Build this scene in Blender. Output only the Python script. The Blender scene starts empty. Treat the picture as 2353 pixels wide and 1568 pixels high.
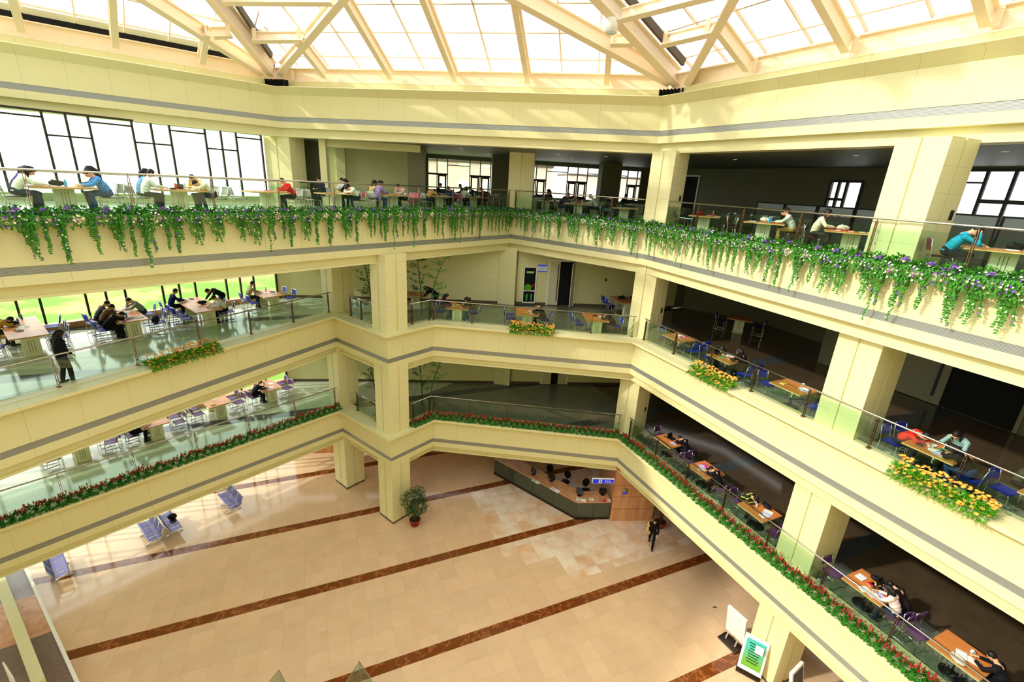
import bpy, math, random
from mathutils import Vector, Matrix
rnd = random.Random(7)
R = math.radians
sc = bpy.context.scene
COL = sc.collection
# ------------------------------------------------------------------ camera
P_, RO_ = R(18.62), R(3.36)
c_, s_ = math.cos(RO_), math.sin(RO_)
FW = Vector((0, math.cos(P_), -math.sin(P_)))
UP0 = Vector((0, math.sin(P_), math.cos(P_))); R0 = Vector((1, 0, 0))
CR = c_*R0 + s_*UP0; CU = -s_*R0 + c_*UP0
camd = bpy.data.cameras.new('camera'); cam = bpy.data.objects.new('camera', camd); COL.objects.link(cam)
camd.sensor_width = 36; camd.lens = 36*1068.907/2353; camd.clip_start = .05; camd.clip_end = 500
M = Matrix.Identity(4)
for i in range(3):
    M[i][0] = CR[i]; M[i][1] = CU[i]; M[i][2] = -FW[i]
M.translation = Vector((0, 0, 16.379))
cam.matrix_world = M
sc.camera = cam

# ------------------------------------------------------------------ materials
MATS = {}
def srgb(c):
    return tuple((x/255/12.92 if x/255 <= .04045 else ((x/255+.055)/1.055)**2.4) for x in c)
def newmat(name):
    m = bpy.data.materials.new(name); m.use_nodes = True
    nt = m.node_tree; b = nt.nodes['Principled BSDF']
    return m, nt, b
def mat(name, rgb, rough=.6, metal=0., var=.06, scale=6., spec=.3, coat=0.):
    """plain surface whose colour wavers a little with object-space noise"""
    if name in MATS: return MATS[name]
    m, nt, b = newmat(name)
    c = srgb(rgb)
    tc = nt.nodes.new('ShaderNodeTexCoord'); n = nt.nodes.new('ShaderNodeTexNoise'); n.inputs['Scale'].default_value = scale
    nt.links.new(tc.outputs['Object'], n.inputs['Vector'])
    mx = nt.nodes.new('ShaderNodeMix'); mx.data_type = 'RGBA'
    mx.inputs[6].default_value = tuple(max(0, x*(1-var)) for x in c)+(1,)
    mx.inputs[7].default_value = tuple(min(1, x*(1+var)) for x in c)+(1,)
    nt.links.new(n.outputs['Fac'], mx.inputs[0]); nt.links.new(mx.outputs[2], b.inputs['Base Color'])
    b.inputs['Roughness'].default_value = rough; b.inputs['Metallic'].default_value = metal
    b.inputs['Specular IOR Level'].default_value = spec
    if coat: b.inputs['Coat Weight'].default_value = coat; b.inputs['Coat Roughness'].default_value = .08
    MATS[name] = m
    return m
class NT:
    """short node maths"""
    def __init__(s, nt): s.nt = nt
    def n(s, t, **k):
        x = s.nt.nodes.new(t)
        for a, v in k.items(): setattr(x, a, v)
        return x
    def put(s, sock, v):
        if isinstance(v, (int, float)): sock.default_value = v
        elif isinstance(v, tuple): sock.default_value = v
        else: s.nt.links.new(v, sock)
    def math(s, op, a, b=0.):
        x = s.n('ShaderNodeMath', operation=op); s.put(x.inputs[0], a); s.put(x.inputs[1], b); return x.outputs[0]
    def mix(s, f, a, b):
        x = s.n('ShaderNodeMix', data_type='RGBA'); s.put(x.inputs[0], f); s.put(x.inputs[6], a); s.put(x.inputs[7], b); return x.outputs[2]
    def noise(s, vec, scale, detail=2., rough=.5):
        x = s.n('ShaderNodeTexNoise'); x.inputs['Scale'].default_value = scale; x.inputs['Detail'].default_value = detail
        x.inputs['Roughness'].default_value = rough
        if vec is not None: s.nt.links.new(vec, x.inputs['Vector'])
        return x.outputs['Fac']
    def obj(s):
        return s.n('ShaderNodeTexCoord').outputs['Object']
    def xyz(s, v):
        x = s.n('ShaderNodeSeparateXYZ'); s.nt.links.new(v, x.inputs[0]); return x.outputs
    def comb(s, a, b, c=0.):
        x = s.n('ShaderNodeCombineXYZ'); s.put(x.inputs[0], a); s.put(x.inputs[1], b); s.put(x.inputs[2], c); return x.outputs[0]
    def ramp(s, f, a, b):
        x = s.n('ShaderNodeMapRange'); s.put(x.inputs[0], f); s.put(x.inputs[1], a); s.put(x.inputs[2], b); return x.outputs[0]
    def white(s, v):
        x = s.n('ShaderNodeTexWhiteNoise', noise_dimensions='3D'); s.nt.links.new(v, x.inputs['Vector']); return x.outputs['Value']
def lin(*rgb): return srgb(rgb)+(1,)

CREAM = (229, 222, 170)
def panel_mat(name, rgb, pitch_u=0., pitch_v=0., rough=.45):
    """cladding panels: fine dark joints every pitch_u metres along and pitch_v metres up (UV is in metres)"""
    m, nt, b = newmat(name); N = NT(nt)
    uv = N.n('ShaderNodeUVMap').outputs[0]; o = N.xyz(uv)
    c = srgb(rgb); base = N.mix(N.noise(uv, .6, 3), tuple(x*.95 for x in c)+(1,), tuple(min(1, x*1.03) for x in c)+(1,))
    f = 0.
    if pitch_u:
        f = N.math('LESS_THAN', N.math('FRACT', N.math('DIVIDE', o[0], pitch_u)), .011/pitch_u)
    if pitch_v:
        g = N.math('LESS_THAN', N.math('FRACT', N.math('DIVIDE', o[1], pitch_v)), .009/pitch_v)
        f = N.math('MAXIMUM', f, g) if pitch_u else g
    colr = N.mix(N.math('MULTIPLY', f, .5), base, tuple(x*.45 for x in c)+(1,)) if (pitch_u or pitch_v) else base
    nt.links.new(colr, b.inputs['Base Color']); b.inputs['Roughness'].default_value = rough; b.inputs['Specular IOR Level'].default_value = .35
    MATS[name] = m
    return m
panel_mat('cream_panels', CREAM, 1.24, 0)
panel_mat('cream_column', CREAM, 0, .62)
panel_mat('cream_plain', CREAM)
def louvre_mat():
    m, nt, b = newmat('grey_louvre'); N = NT(nt)
    o = N.xyz(N.n('ShaderNodeUVMap').outputs[0])
    f = N.math('LESS_THAN', N.math('FRACT', N.math('MULTIPLY', o[1], 36.)), .42)
    nt.links.new(N.mix(f, lin(172, 174, 168), lin(108, 110, 106)), b.inputs['Base Color'])
    b.inputs['Roughness'].default_value = .35; b.inputs['Metallic'].default_value = .35
    MATS['grey_louvre'] = m
louvre_mat()
def marble_floor(name, base, dark, stripe0, period, frac, tile, stripe_dark, stripe_light, rough, ang=24.2, cross=None, newer=False, zones=False):
    """square tiles in a rotated grid with darker stone bands; every tile has its own tone, thin joints, soft veins"""
    m, nt, b = newmat(name); N = NT(nt)
    o = N.xyz(N.obj()); ca, sa = math.cos(R(ang)), math.sin(R(ang))
    xr = N.math('ADD', N.math('MULTIPLY', o[0], ca), N.math('MULTIPLY', o[1], sa))
    yr = N.math('SUBTRACT', N.math('MULTIPLY', o[1], ca), N.math('MULTIPLY', o[0], sa))
    ys = N.math('SUBTRACT', yr, stripe0)
    fy = N.math('FRACT', N.math('DIVIDE', ys, period))
    st = N.math('LESS_THAN', fy, frac)
    if cross:
        st = N.math('MAXIMUM', st, N.math('LESS_THAN', N.math('FRACT', N.math('DIVIDE', N.math('SUBTRACT', xr, cross[0]), cross[1])), cross[2]))
    tx = N.math('DIVIDE', N.math('SUBTRACT', xr, 7.26), tile)
    ty = N.math('DIVIDE', N.math('SUBTRACT', ys, frac*period), tile)
    cell = N.comb(N.math('FLOOR', tx), N.math('FLOOR', ty))
    w = N.white(cell)
    jt = N.math('MAXIMUM', N.math('LESS_THAN', N.math('FRACT', tx), .014), N.math('LESS_THAN', N.math('FRACT', ty), .014))
    vec = N.comb(xr, yr, N.math('MULTIPLY', w, 9.))
    cloud = N.noise(vec, 1.7, 4, .6)
    c = N.mix(N.ramp(cloud, .25, .75), lin(*base), lin(*dark))
    if newer:       # a batch of paler, cloudier replacement tiles by the counter, ending in steps along the joints
        st0 = N.math('ADD', 7.26, N.math('ADD', N.math('MULTIPLY', N.math('LESS_THAN', yr, 15.62), .768), N.math('MULTIPLY', N.math('LESS_THAN', yr, 14.85), 1.536)))
        mk = N.math('MULTIPLY', N.math('GREATER_THAN', xr, st0), N.math('MULTIPLY', N.math('GREATER_THAN', yr, 13.31), N.math('LESS_THAN', yr, 20.66)))
        c = N.mix(mk, c, N.mix(N.ramp(N.noise(vec, .9, 3, .55), .36, .66), lin(252, 234, 214), lin(234, 188, 146)))
    if zones:       # window wing painted paler for daylight; far wing's brown stone field darkened for shade
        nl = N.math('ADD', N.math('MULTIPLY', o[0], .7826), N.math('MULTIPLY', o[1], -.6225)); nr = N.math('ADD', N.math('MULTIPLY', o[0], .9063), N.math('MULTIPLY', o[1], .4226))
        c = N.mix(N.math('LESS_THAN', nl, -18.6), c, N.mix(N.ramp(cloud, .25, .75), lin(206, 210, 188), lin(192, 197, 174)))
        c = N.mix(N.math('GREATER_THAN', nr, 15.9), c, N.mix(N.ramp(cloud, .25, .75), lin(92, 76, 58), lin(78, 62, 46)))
    tone = N.n('ShaderNodeMix', data_type='RGBA', blend_type='MULTIPLY'); tone.inputs[0].default_value = 1.
    nt.links.new(c, tone.inputs[6])
    g = N.ramp(w, -10., 1.); nt.links.new(N.comb(g, g, g), tone.inputs[7])
    c = N.mix(N.math('MULTIPLY', jt, .35), tone.outputs[2], lin(*[int(x*.62) for x in base]))
    vein = N.noise(N.comb(xr, yr), 1.6, 5, .6)
    vv = N.math('MULTIPLY', N.ramp(N.math('ABSOLUTE', N.math('SUBTRACT', vein, .5)), .03, .0), .7)
    sc_ = N.mix(vv, lin(*stripe_dark), lin(*stripe_light))
    nt.links.new(N.mix(st, c, sc_), b.inputs['Base Color'])
    b.inputs['Roughness'].default_value = rough; b.inputs['Specular IOR Level'].default_value = .5
    MATS[name] = m
marble_floor('peach_marble', (236, 202, 166), (229, 189, 150), 16.38, 4.27, .1, .768, (120, 62, 26), (186, 116, 62), .13, newer=True)
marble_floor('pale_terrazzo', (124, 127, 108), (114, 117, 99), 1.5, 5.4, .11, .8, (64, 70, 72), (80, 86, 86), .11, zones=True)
def glass_mat(name, tint, gloss=.09, rough=.02):
    """thin pane: clear tinted transmission with a mirror-like share that grows at grazing angles"""
    m = bpy.data.materials.new(name); m.use_nodes = True; nt = m.node_tree; nt.nodes.clear(); N = NT(nt)
    out = N.n('ShaderNodeOutputMaterial'); mx = N.n('ShaderNodeMixShader'); t = N.n('ShaderNodeBsdfTransparent'); g = N.n('ShaderNodeBsdfGlossy')
    t.inputs[0].default_value = tint+(1,); g.inputs['Roughness'].default_value = rough
    lw = N.n('ShaderNodeLayerWeight'); lw.inputs[0].default_value = .25
    f = N.math('ADD', N.math('MULTIPLY', lw.outputs['Fresnel'], .5), gloss*.3)
    nt.links.new(f, mx.inputs[0]); nt.links.new(t.outputs[0], mx.inputs[1]); nt.links.new(g.outputs[0], mx.inputs[2])
    nt.links.new(mx.outputs[0], out.inputs[0]); MATS[name] = m
glass_mat('rail_glass', (.88, .965, .90))
glass_mat('window_glass', (.93, .98, .95), .03)
glass_mat('roof_glass', (.97, .98, .98), .02)
def grain_mat(name, a, b_, scale=3., stretch=(1, 1, 9), rough=.35):
    m, nt, b = newmat(name); N = NT(nt)
    mp = N.n('ShaderNodeMapping'); nt.links.new(N.obj(), mp.inputs[0]); mp.inputs['Scale'].default_value = stretch
    f = N.noise(mp.outputs[0], scale, 5, .62)
    nt.links.new(N.mix(N.ramp(f, .3, .7), lin(*a), lin(*b_)), b.inputs['Base Color'])
    b.inputs['Roughness'].default_value = rough; MATS[name] = m
grain_mat('beech_top', (222, 142, 72), (208, 120, 56), 2., (1, 8, 1), .35)
grain_mat('travertine', (226, 172, 124), (190, 126, 84), 1.3, (3, 3, .35), .3)
grain_mat('dark_wood', (110, 66, 38), (84, 48, 26), 2., (1, 7, 1), .3)
mat('beech_edge', (226, 206, 142), .5)
mat('pedestal', (226, 226, 188), .5)
mat('groove', (90, 92, 70), .6)
mat('chrome', (214, 214, 210), .16, 1., .02)
mat('steel_rail', (200, 196, 184), .22, 1., .03)
mat('bronze_post', (132, 106, 80), .3, .9, .04)
mat('steel_cream', (250, 230, 200), .5, 0, .03, 2.)
mat('white_frame', (248, 244, 236), .5)
mat('dark_frame', (44, 32, 24), .4)
mat('black_gap', (14, 13, 12), .8)
mat('ceiling_grey', (120, 126, 112), .5, 0, .05, 2.)
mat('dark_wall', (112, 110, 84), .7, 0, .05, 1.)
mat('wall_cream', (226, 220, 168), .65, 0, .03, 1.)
mat('skirting', (92, 78, 60), .5)
mat('leaf_ivy', (56, 128, 22), .5, 0, .7, 5., .3)
mat('leaf_dark', (24, 74, 26), .5, 0, .4, 4., .3)
mat('leaf_bright', (84, 160, 26), .5, 0, .35, 5., .3)
mat('leaf_bamboo', (30, 92, 34), .5, 0, .4, 5., .3)
mat('leaf_salvia', (44, 112, 20), .5, 0, .45, 6., .3)
mat('stem_green', (70, 96, 40), .6); mat('stem_brown', (84, 60, 36), .7)
mat('petal_purple', (134, 72, 190), .6, 0, .25, 9.)
mat('petal_white', (244, 240, 206), .6, 0, .08, 9.)
mat('petal_red', (180, 26, 40), .6, 0, .25, 9.)
mat('petal_orange', (255, 172, 70), .6, 0, .2, 9.)
mat('soil', (52, 38, 26), .9); mat('planter_white', (236, 232, 206), .5)
mat('terracotta', (150, 44, 30), .5)
mat('skin', (222, 170, 136), .55, 0, .05, 20.)
mat('hair_black', (24, 20, 18), .45, 0, .3, 30.)
mat('shoe_dark', (40, 36, 36), .5); mat('shoe_white', (226, 226, 226), .5)
mat('paper', (244, 244, 238), .7, 0, .02); mat('eye_dark', (20, 16, 14), .3)
mat('black_plastic', (26, 26, 28), .35); mat('screen_glass', (58, 66, 78), .15)
mat('blue_sign', (26, 44, 190), .4)

# ------------------------------------------------------------------ mesh builder
class MB:
    def __init__(s): s.v = []; s.f = []; s.uv = None
    def add(s, vs, fs):
        k = len(s.v); s.v.extend(tuple(v) for v in vs); s.f.extend(tuple(i+k for i in f) for f in fs); return s
    def box(s, cx, cy, cz, sx, sy, sz, rz=0., ry=0., rx=0.):
        m = Matrix.Rotation(rz, 3, 'Z') @ Matrix.Rotation(ry, 3, 'Y') @ Matrix.Rotation(rx, 3, 'X')
        vs = [m @ Vector((x*sx/2, y*sy/2, z*sz/2)) + Vector((cx, cy, cz)) for z in (-1, 1) for x, y in ((-1, -1), (1, -1), (1, 1), (-1, 1))]
        return s.add(vs, [(3, 2, 1, 0), (4, 5, 6, 7), (0, 1, 5, 4), (1, 2, 6, 5), (2, 3, 7, 6), (3, 0, 4, 7)])
    def bbox(s, cx, cy, cz, sx, sy, sz, b=.01, rz=0.):
        """box with chamfered upright edges and top rim"""
        def ring(ix, iy, z): return [(-ix+b, -iy, z), (ix-b, -iy, z), (ix, -iy+b, z), (ix, iy-b, z), (ix-b, iy, z), (-ix+b, iy, z), (-ix, iy-b, z), (-ix, -iy+b, z)]
        hx, hy, hz = sx/2, sy/2, sz/2
        rings = [ring(hx-b, hy-b, -hz), ring(hx, hy, -hz+b), ring(hx, hy, hz-b), ring(hx-b, hy-b, hz)]
        m = Matrix.Rotation(rz, 3, 'Z'); vs = [m @ Vector(p) + Vector((cx, cy, cz)) for r in rings for p in r]
        fs = [tuple(range(7, -1, -1)), tuple(range(24, 32))]
        for k in range(3): fs += [(k*8+i, k*8+(i+1) % 8, k*8+8+(i+1) % 8, k*8+8+i) for i in range(8)]
        return s.add(vs, fs)
    def prism(s, poly, z0, z1):
        n = len(poly)
        a = sum(poly[i][0]*poly[(i+1) % n][1]-poly[(i+1) % n][0]*poly[i][1] for i in range(n))
        if a < 0: poly = poly[::-1]
        vs = [(x, y, z0) for x, y in poly]+[(x, y, z1) for x, y in poly]
        return s.add(vs, [tuple(range(n-1, -1, -1)), tuple(range(n, 2*n))]+[(i, (i+1) % n, n+(i+1) % n, n+i) for i in range(n)])
    def tube(s, pts, r, n=6, cap=True):
        pts = [Vector(p) for p in pts]; m = len(pts); rs = r if isinstance(r, (list, tuple)) else [r]*m
        t0 = (pts[1]-pts[0]).normalized(); a = t0.orthogonal().normalized(); vs = []
        for i in range(m):
            t = ((pts[i]-pts[i-1]).normalized() if i else t0) + ((pts[i+1]-pts[i]).normalized() if i < m-1 else (pts[i]-pts[i-1]).normalized())
            t.normalize(); a = (a-t*a.dot(t)); a = a.normalized() if a.length > 1e-6 else t.orthogonal().normalized(); b = t.cross(a)
            vs += [pts[i]+(a*math.cos(2*math.pi*k/n)+b*math.sin(2*math.pi*k/n))*rs[i] for k in range(n)]
        fs = [(i*n+k, i*n+(k+1) % n, (i+1)*n+(k+1) % n, (i+1)*n+k) for i in range(m-1) for k in range(n)]
        if cap: fs += [tuple(range(n-1, -1, -1)), tuple(range((m-1)*n, m*n))]
        return s.add(vs, fs)
    def lathe(s, prof, n=16, c=(0, 0, 0)):
        vs = [(c[0]+r*math.cos(2*math.pi*k/n), c[1]+r*math.sin(2*math.pi*k/n), c[2]+z) for r, z in prof for k in range(n)]
        m = len(prof)
        fs = [(i*n+k, i*n+(k+1) % n, (i+1)*n+(k+1) % n, (i+1)*n+k) for i in range(m-1) for k in range(n)]
        return s.add(vs, fs+[tuple(range(n-1, -1, -1)), tuple(range((m-1)*n, m*n))])
    def ell(s, c, r, nu=12, nv=8, rot=None):
        vs = []; rot = rot or Matrix.Identity(3); c = Vector(c)
        for j in range(nv+1):
            t = math.pi*j/nv
            for k in range(nu):
                p = 2*math.pi*k/nu; vs.append(rot @ Vector((r[0]*math.sin(t)*math.cos(p), r[1]*math.sin(t)*math.sin(p), r[2]*math.cos(t)))+c)
        return s.add(vs, [(j*nu+k, (j+1)*nu+k, (j+1)*nu+(k+1) % nu, j*nu+(k+1) % nu) for j in range(nv) for k in range(nu)])
    def bar(s, p, q, w, h, up=(0, 0, 1)):
        """rectangular bar from p to q"""
        p, q = Vector(p), Vector(q); t = (q-p).normalized(); u = Vector(up); u = (u-t*u.dot(t)).normalized(); b = t.cross(u)
        vs = [x+b*i*w/2+u*j*h/2 for x in (p, q) for i, j in ((-1, -1), (1, -1), (1, 1), (-1, 1))]
        return s.add(vs, [(0, 1, 2, 3), (7, 6, 5, 4), (0, 4, 5, 1), (1, 5, 6, 2), (2, 6, 7, 3), (3, 7, 4, 0)])
    def ibeam(s, p, q, h, w, tw=.04, tf=.045, up=(0, 0, 1)):
        """I-section; p and q lie on the underside"""
        p, q = Vector(p), Vector(q); t = (q-p).normalized(); u = Vector(up); u = (u-t*u.dot(t)).normalized()
        s.bar(p+u*tf/2, q+u*tf/2, w, tf, u); s.bar(p+u*(h-tf/2), q+u*(h-tf/2), w, tf, u)
        return s.bar(p+u*h/2, q+u*h/2, tw, h-2*tf, u)
    def leaf(s, p, d, nrm, l, w):
        p, d = Vector(p), Vector(d).normalized(); nrm = Vector(nrm); side = d.cross(nrm)
        side = side.normalized() if side.length > 1e-5 else d.orthogonal().normalized(); n = side.cross(d)
        k = len(s.v)
        s.v += [tuple(p), tuple(p+d*l*.45+side*w/2+n*w*.18), tuple(p+d*l-n*l*.1), tuple(p+d*l*.45-side*w/2+n*w*.18)]
        s.f += [(k, k+1, k+2), (k, k+2, k+3)]
    def build(s, name, m=None, parent=None, smooth=False, loc=None):
        me = bpy.data.meshes.new(name); me.from_pydata(s.v, [], s.f); me.validate()
        if s.uv:
            l = me.uv_layers.new(name='UVMap')
            for i, u in enumerate(s.uv): l.data[i].uv = u
        if m: me.materials.append(MATS[m] if isinstance(m, str) else m)
        if smooth: me.polygons.foreach_set('use_smooth', [True]*len(me.polygons))
        o = bpy.data.objects.new(name, me); COL.objects.link(o)
        if parent: o.parent = parent
        if loc is not None: o.location = loc
        return o

LABELS = {}
def tag(o, label, cat, group=None):
    o['label'] = label; o['category'] = cat
    if group: o['group'] = group
    n = len(label.split())
    if n > 16 or n < 4: print('LABEL LENGTH', n, label)
    if label in LABELS and LABELS[label] != (group or o.name): print('LABEL TWICE', label)
    LABELS[label] = group or o.name
    return o
def thing(name, label, cat, loc=(0, 0, 0), rz=0., group=None):
    o = bpy.data.objects.new(name, None); COL.objects.link(o); o.location = loc; o.rotation_euler = (0, 0, rz); o.empty_display_size = .1
    return tag(o, label, cat, group)
KIDS = {}
def struct(o):
    o['kind'] = 'structure'; return o
def kids(o):
    return [c for c in bpy.data.objects if c.parent == o]
def dup(root, loc, rz, label=None, group=None, cat=None, mats=None, tree=None, scale=None):
    """copy a thing, its parts and their sub-parts; mats = {part name: material}"""
    tree = tree or TREE[root.name]
    r = root.copy(); COL.objects.link(r); r.location = loc; r.rotation_euler = (0, 0, rz)
    if scale: r.scale = scale
    if 'group' in r.keys(): del r['group']
    if label: tag(r, label, cat or r['category'], group)
    def rec(src, dst, sub):
        for c, cs in sub:
            d = c.copy(); COL.objects.link(d); d.parent = dst
            st = c.name.split('.')[0]
            if mats and st in mats: recolour(d, mats[st])
            rec(c, d, cs)
    rec(root, r, tree)
    return r
def recolour(o, m):
    o.material_slots[0].link = 'OBJECT'; o.material_slots[0].material = MATS[m] if isinstance(m, str) else m
TREE = {}
def remember(root):
    ch = {}
    for c in bpy.data.objects:
        if c.parent: ch.setdefault(c.parent.name, []).append(c)
    def rec(o): return [(c, rec(c)) for c in ch.get(o.name, [])]
    TREE[root.name] = rec(root); return root
def hide_proto(root):
    """prototypes that were only used for copying are taken out of the scene again"""
    def rec(t):
        for c, cs in t: rec(cs); bpy.data.objects.remove(c)
    rec(TREE[root.name]); bpy.data.objects.remove(root)
# ------------------------------------------------------------------ plan (metres; the camera stands at x=0, y=0)
def d2(a): return Vector((math.cos(R(a)), math.sin(R(a))))
def V2(*a): return Vector(a)
C0, C1, C2, C3 = V2(-8.584, 21.44), V2(-5.374, 18.972), V2(-3.765, 20.982), V2(5.564, 20.134)
PP, KK = V2(-.398, 25.732), V2(5.558, 20.576)
POLY = {1: [C0-d2(50.8)*13.2, C0, C1, C2, C3, C3+d2(-65.2)*20],
        2: [C0-d2(65.6)*15, C0, C1, C2, C3, C3+d2(-65.2)*20],
        3: [PP-d2(51.3)*29, PP, KK, KK+d2(-66.6)*20],
        4: [V2(-11.67, 24.12)-d2(42.155)*16, V2(-11.67, 24.12), V2(5.57, 21.13), V2(5.57, 21.13)+d2(-59.83)*20]}
def offset(poly, d):
    """shift a polyline sideways; d > 0 goes towards the open atrium (right-hand side)"""
    out = []
    for i, p in enumerate(poly):
        ns = []
        for a, b in ((i-1, i), (i, i+1)):
            if a >= 0 and b < len(poly):
                t = (poly[b]-poly[a]).normalized(); ns.append(V2(t.y, -t.x))
        n = sum(ns, V2(0, 0)).normalized(); out.append(p+n*(d/n.dot(ns[0])))
    return out
def sweep(name, poly, prof, m, closed=True):
    """sweep a section (offset towards atrium, z) along a plan polyline, UV in metres"""
    mb = MB(); mb.uv = []; lines = [offset(poly, o) for o, z in prof]; k = len(prof)
    arc = [0.]
    for i in range(1, len(poly)): arc.append(arc[-1]+(poly[i]-poly[i-1]).length)
    for i in range(len(poly)):
        for j in range(k): mb.v.append((lines[j][i].x, lines[j][i].y, prof[j][1]))
    vs = [0.]
    for j in range(1, k+1): vs.append(vs[-1]+math.hypot(prof[j % k][0]-prof[j-1][0], prof[j % k][1]-prof[j-1][1]))
    for i in range(len(poly)-1):
        for j in range(k if closed else k-1):
            j2 = (j+1) % k
            mb.f.append((i*k+j, (i+1)*k+j, (i+1)*k+j2, i*k+j2))
            mb.uv += [(arc[i], vs[j]), (arc[i+1], vs[j]), (arc[i+1], vs[j+1]), (arc[i], vs[j+1])]
    for e in (0, len(poly)-1) if closed else ():
        f = [e*k+j for j in range(k)]; mb.f.append(tuple(f if e == 0 else f[::-1])); mb.uv += [(arc[e], p[1]) for p in prof]
    o = mb.build(name, m); return struct(o)
def fix_normals(o):
    import bmesh
    bm = bmesh.new(); bm.from_mesh(o.data); bmesh.ops.recalc_face_normals(bm, faces=bm.faces); bm.to_mesh(o.data); bm.free(); return o

# room outline (same on all floors): window wall W, rear wall B, right-hand wall
NW, UW = V2(.7826, -.6225), V2(.6225, .7826)
def W(s, n=-25.3, z=None):
    p = NW*n+UW*s; return (p.x, p.y) if z is None else (p.x, p.y, z)
def BY(x): return 26.1+.11*x
def RWp(y, n=20.0): return ((n-.4226*y)/.9063, y)
W0, W1 = W(-13), W(11.17)
ROOM = [W0, W1, (-9.3, BY(-9.3)), (9.0, BY(9.0)), (10.2, 27.6), RWp(25.5, 23.), RWp(19.2, 23.), RWp(19.0), RWp(2.)]
FL = {1: 4.85, 2: 9.85, 3: 14.85}
struct(MB().prism([W(-16), W(11.17), (-9.3, BY(-9.3)), (9., BY(9.)), (10.2, 27.6), RWp(25.5, 23.), RWp(2, 23.), (20, -6), (-26, -6)], -.3, 0).build('floor', 'peach_marble'))
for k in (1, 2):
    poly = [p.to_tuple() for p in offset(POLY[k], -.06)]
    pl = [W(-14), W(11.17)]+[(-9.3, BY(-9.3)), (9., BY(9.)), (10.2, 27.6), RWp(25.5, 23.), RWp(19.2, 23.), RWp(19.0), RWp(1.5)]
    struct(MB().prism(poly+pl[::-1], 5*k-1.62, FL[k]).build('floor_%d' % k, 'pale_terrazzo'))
REAR3 = [W(-14), W(11.17), (-12.5, 24.9), (-12.5, 29.6), (-7.1, 30.2), (-7.1, 33.2), (11.0, 35.2), (19.6, 13.0), (24.3, 2.0)]
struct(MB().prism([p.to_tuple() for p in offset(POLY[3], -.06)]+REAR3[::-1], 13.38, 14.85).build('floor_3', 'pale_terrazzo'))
struct(MB().prism([p.to_tuple() for p in offset(POLY[4], -.6)][1:]+[(-12.6, 24.7), (-12.6, 26.8), (-11.8, 26.8), (-11.8, 29.9), (-7.2, 30.4), (-7.2, 33.4), (11.0, 35.6), (19.8, 13.0), (24.3, 2.0)][::-1], 17.97, 19.9).build('ceiling', 'ceiling_grey'))

# balcony fronts
for k in (1, 2, 3):
    z = 5.*k; pl = POLY[k]
    sweep('balcony_wall', pl, [(0, z-.1), (0, z-1.2), (-.12, z-1.2), (-.12, z-.1)], 'cream_panels')
    sweep('louvre_trim', pl, [(-.02, z-1.2), (-.02, z-1.41), (-.12, z-1.41), (-.12, z-1.2)], 'grey_louvre')
    sweep('balcony_wall', pl, [(0, z-1.41), (0, z-1.67), (-.34, z-1.67), (-.34, z-1.6), (-.12, z-1.6), (-.12, z-1.41)], 'cream_panels')
    sweep('ledge_trim', pl, [(.29, z), (.29, z-.1), (.25, z-.13), (-.05, z-.13), (-.05, z-.3), (-.62, z-.3), (-.62, z+.012), (-.2, z+.012), (-.2, z)], 'cream_panels')
    sweep('soffit_beam', pl, [(-.26, z-1.67), (-.26, z-1.98), (-.2, z-1.98), (-.2, z-2.06), (-.75, z-2.06), (-.75, z-1.67)], 'cream_plain')
z = 20.; pl = POLY[4]
sweep('upper_wall', pl, [(0, z-.25), (0, z-1.2), (-.12, z-1.2), (-.12, z-.25)], 'cream_panels')
sweep('louvre_trim', pl, [(-.02, z-1.2), (-.02, z-1.41), (-.12, z-1.41), (-.12, z-1.2)], 'grey_louvre')
sweep('upper_wall', pl, [(0, z-1.41), (0, z-1.68), (-.34, z-1.68), (-.34, z-1.6), (-.12, z-1.6), (-.12, z-1.41)], 'cream_panels')
sweep('cornice_trim', pl, [(.3, z+.05), (.36, z+.01), (0, z-.28), (-.2, z-.28), (-.2, z+.05)], 'cream_panels')
sweep('upper_wall', pl, [(-.28, z+.34), (-.28, z+.05), (-.7, z+.05), (-.7, z+.34)], 'cream_panels')
sweep('soffit_beam', pl, [(-.26, z-1.68), (-.26, z-1.98), (-.2, z-1.98), (-.2, z-2.06), (-.8, z-2.06), (-.8, z-1.68)], 'cream_plain')

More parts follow.
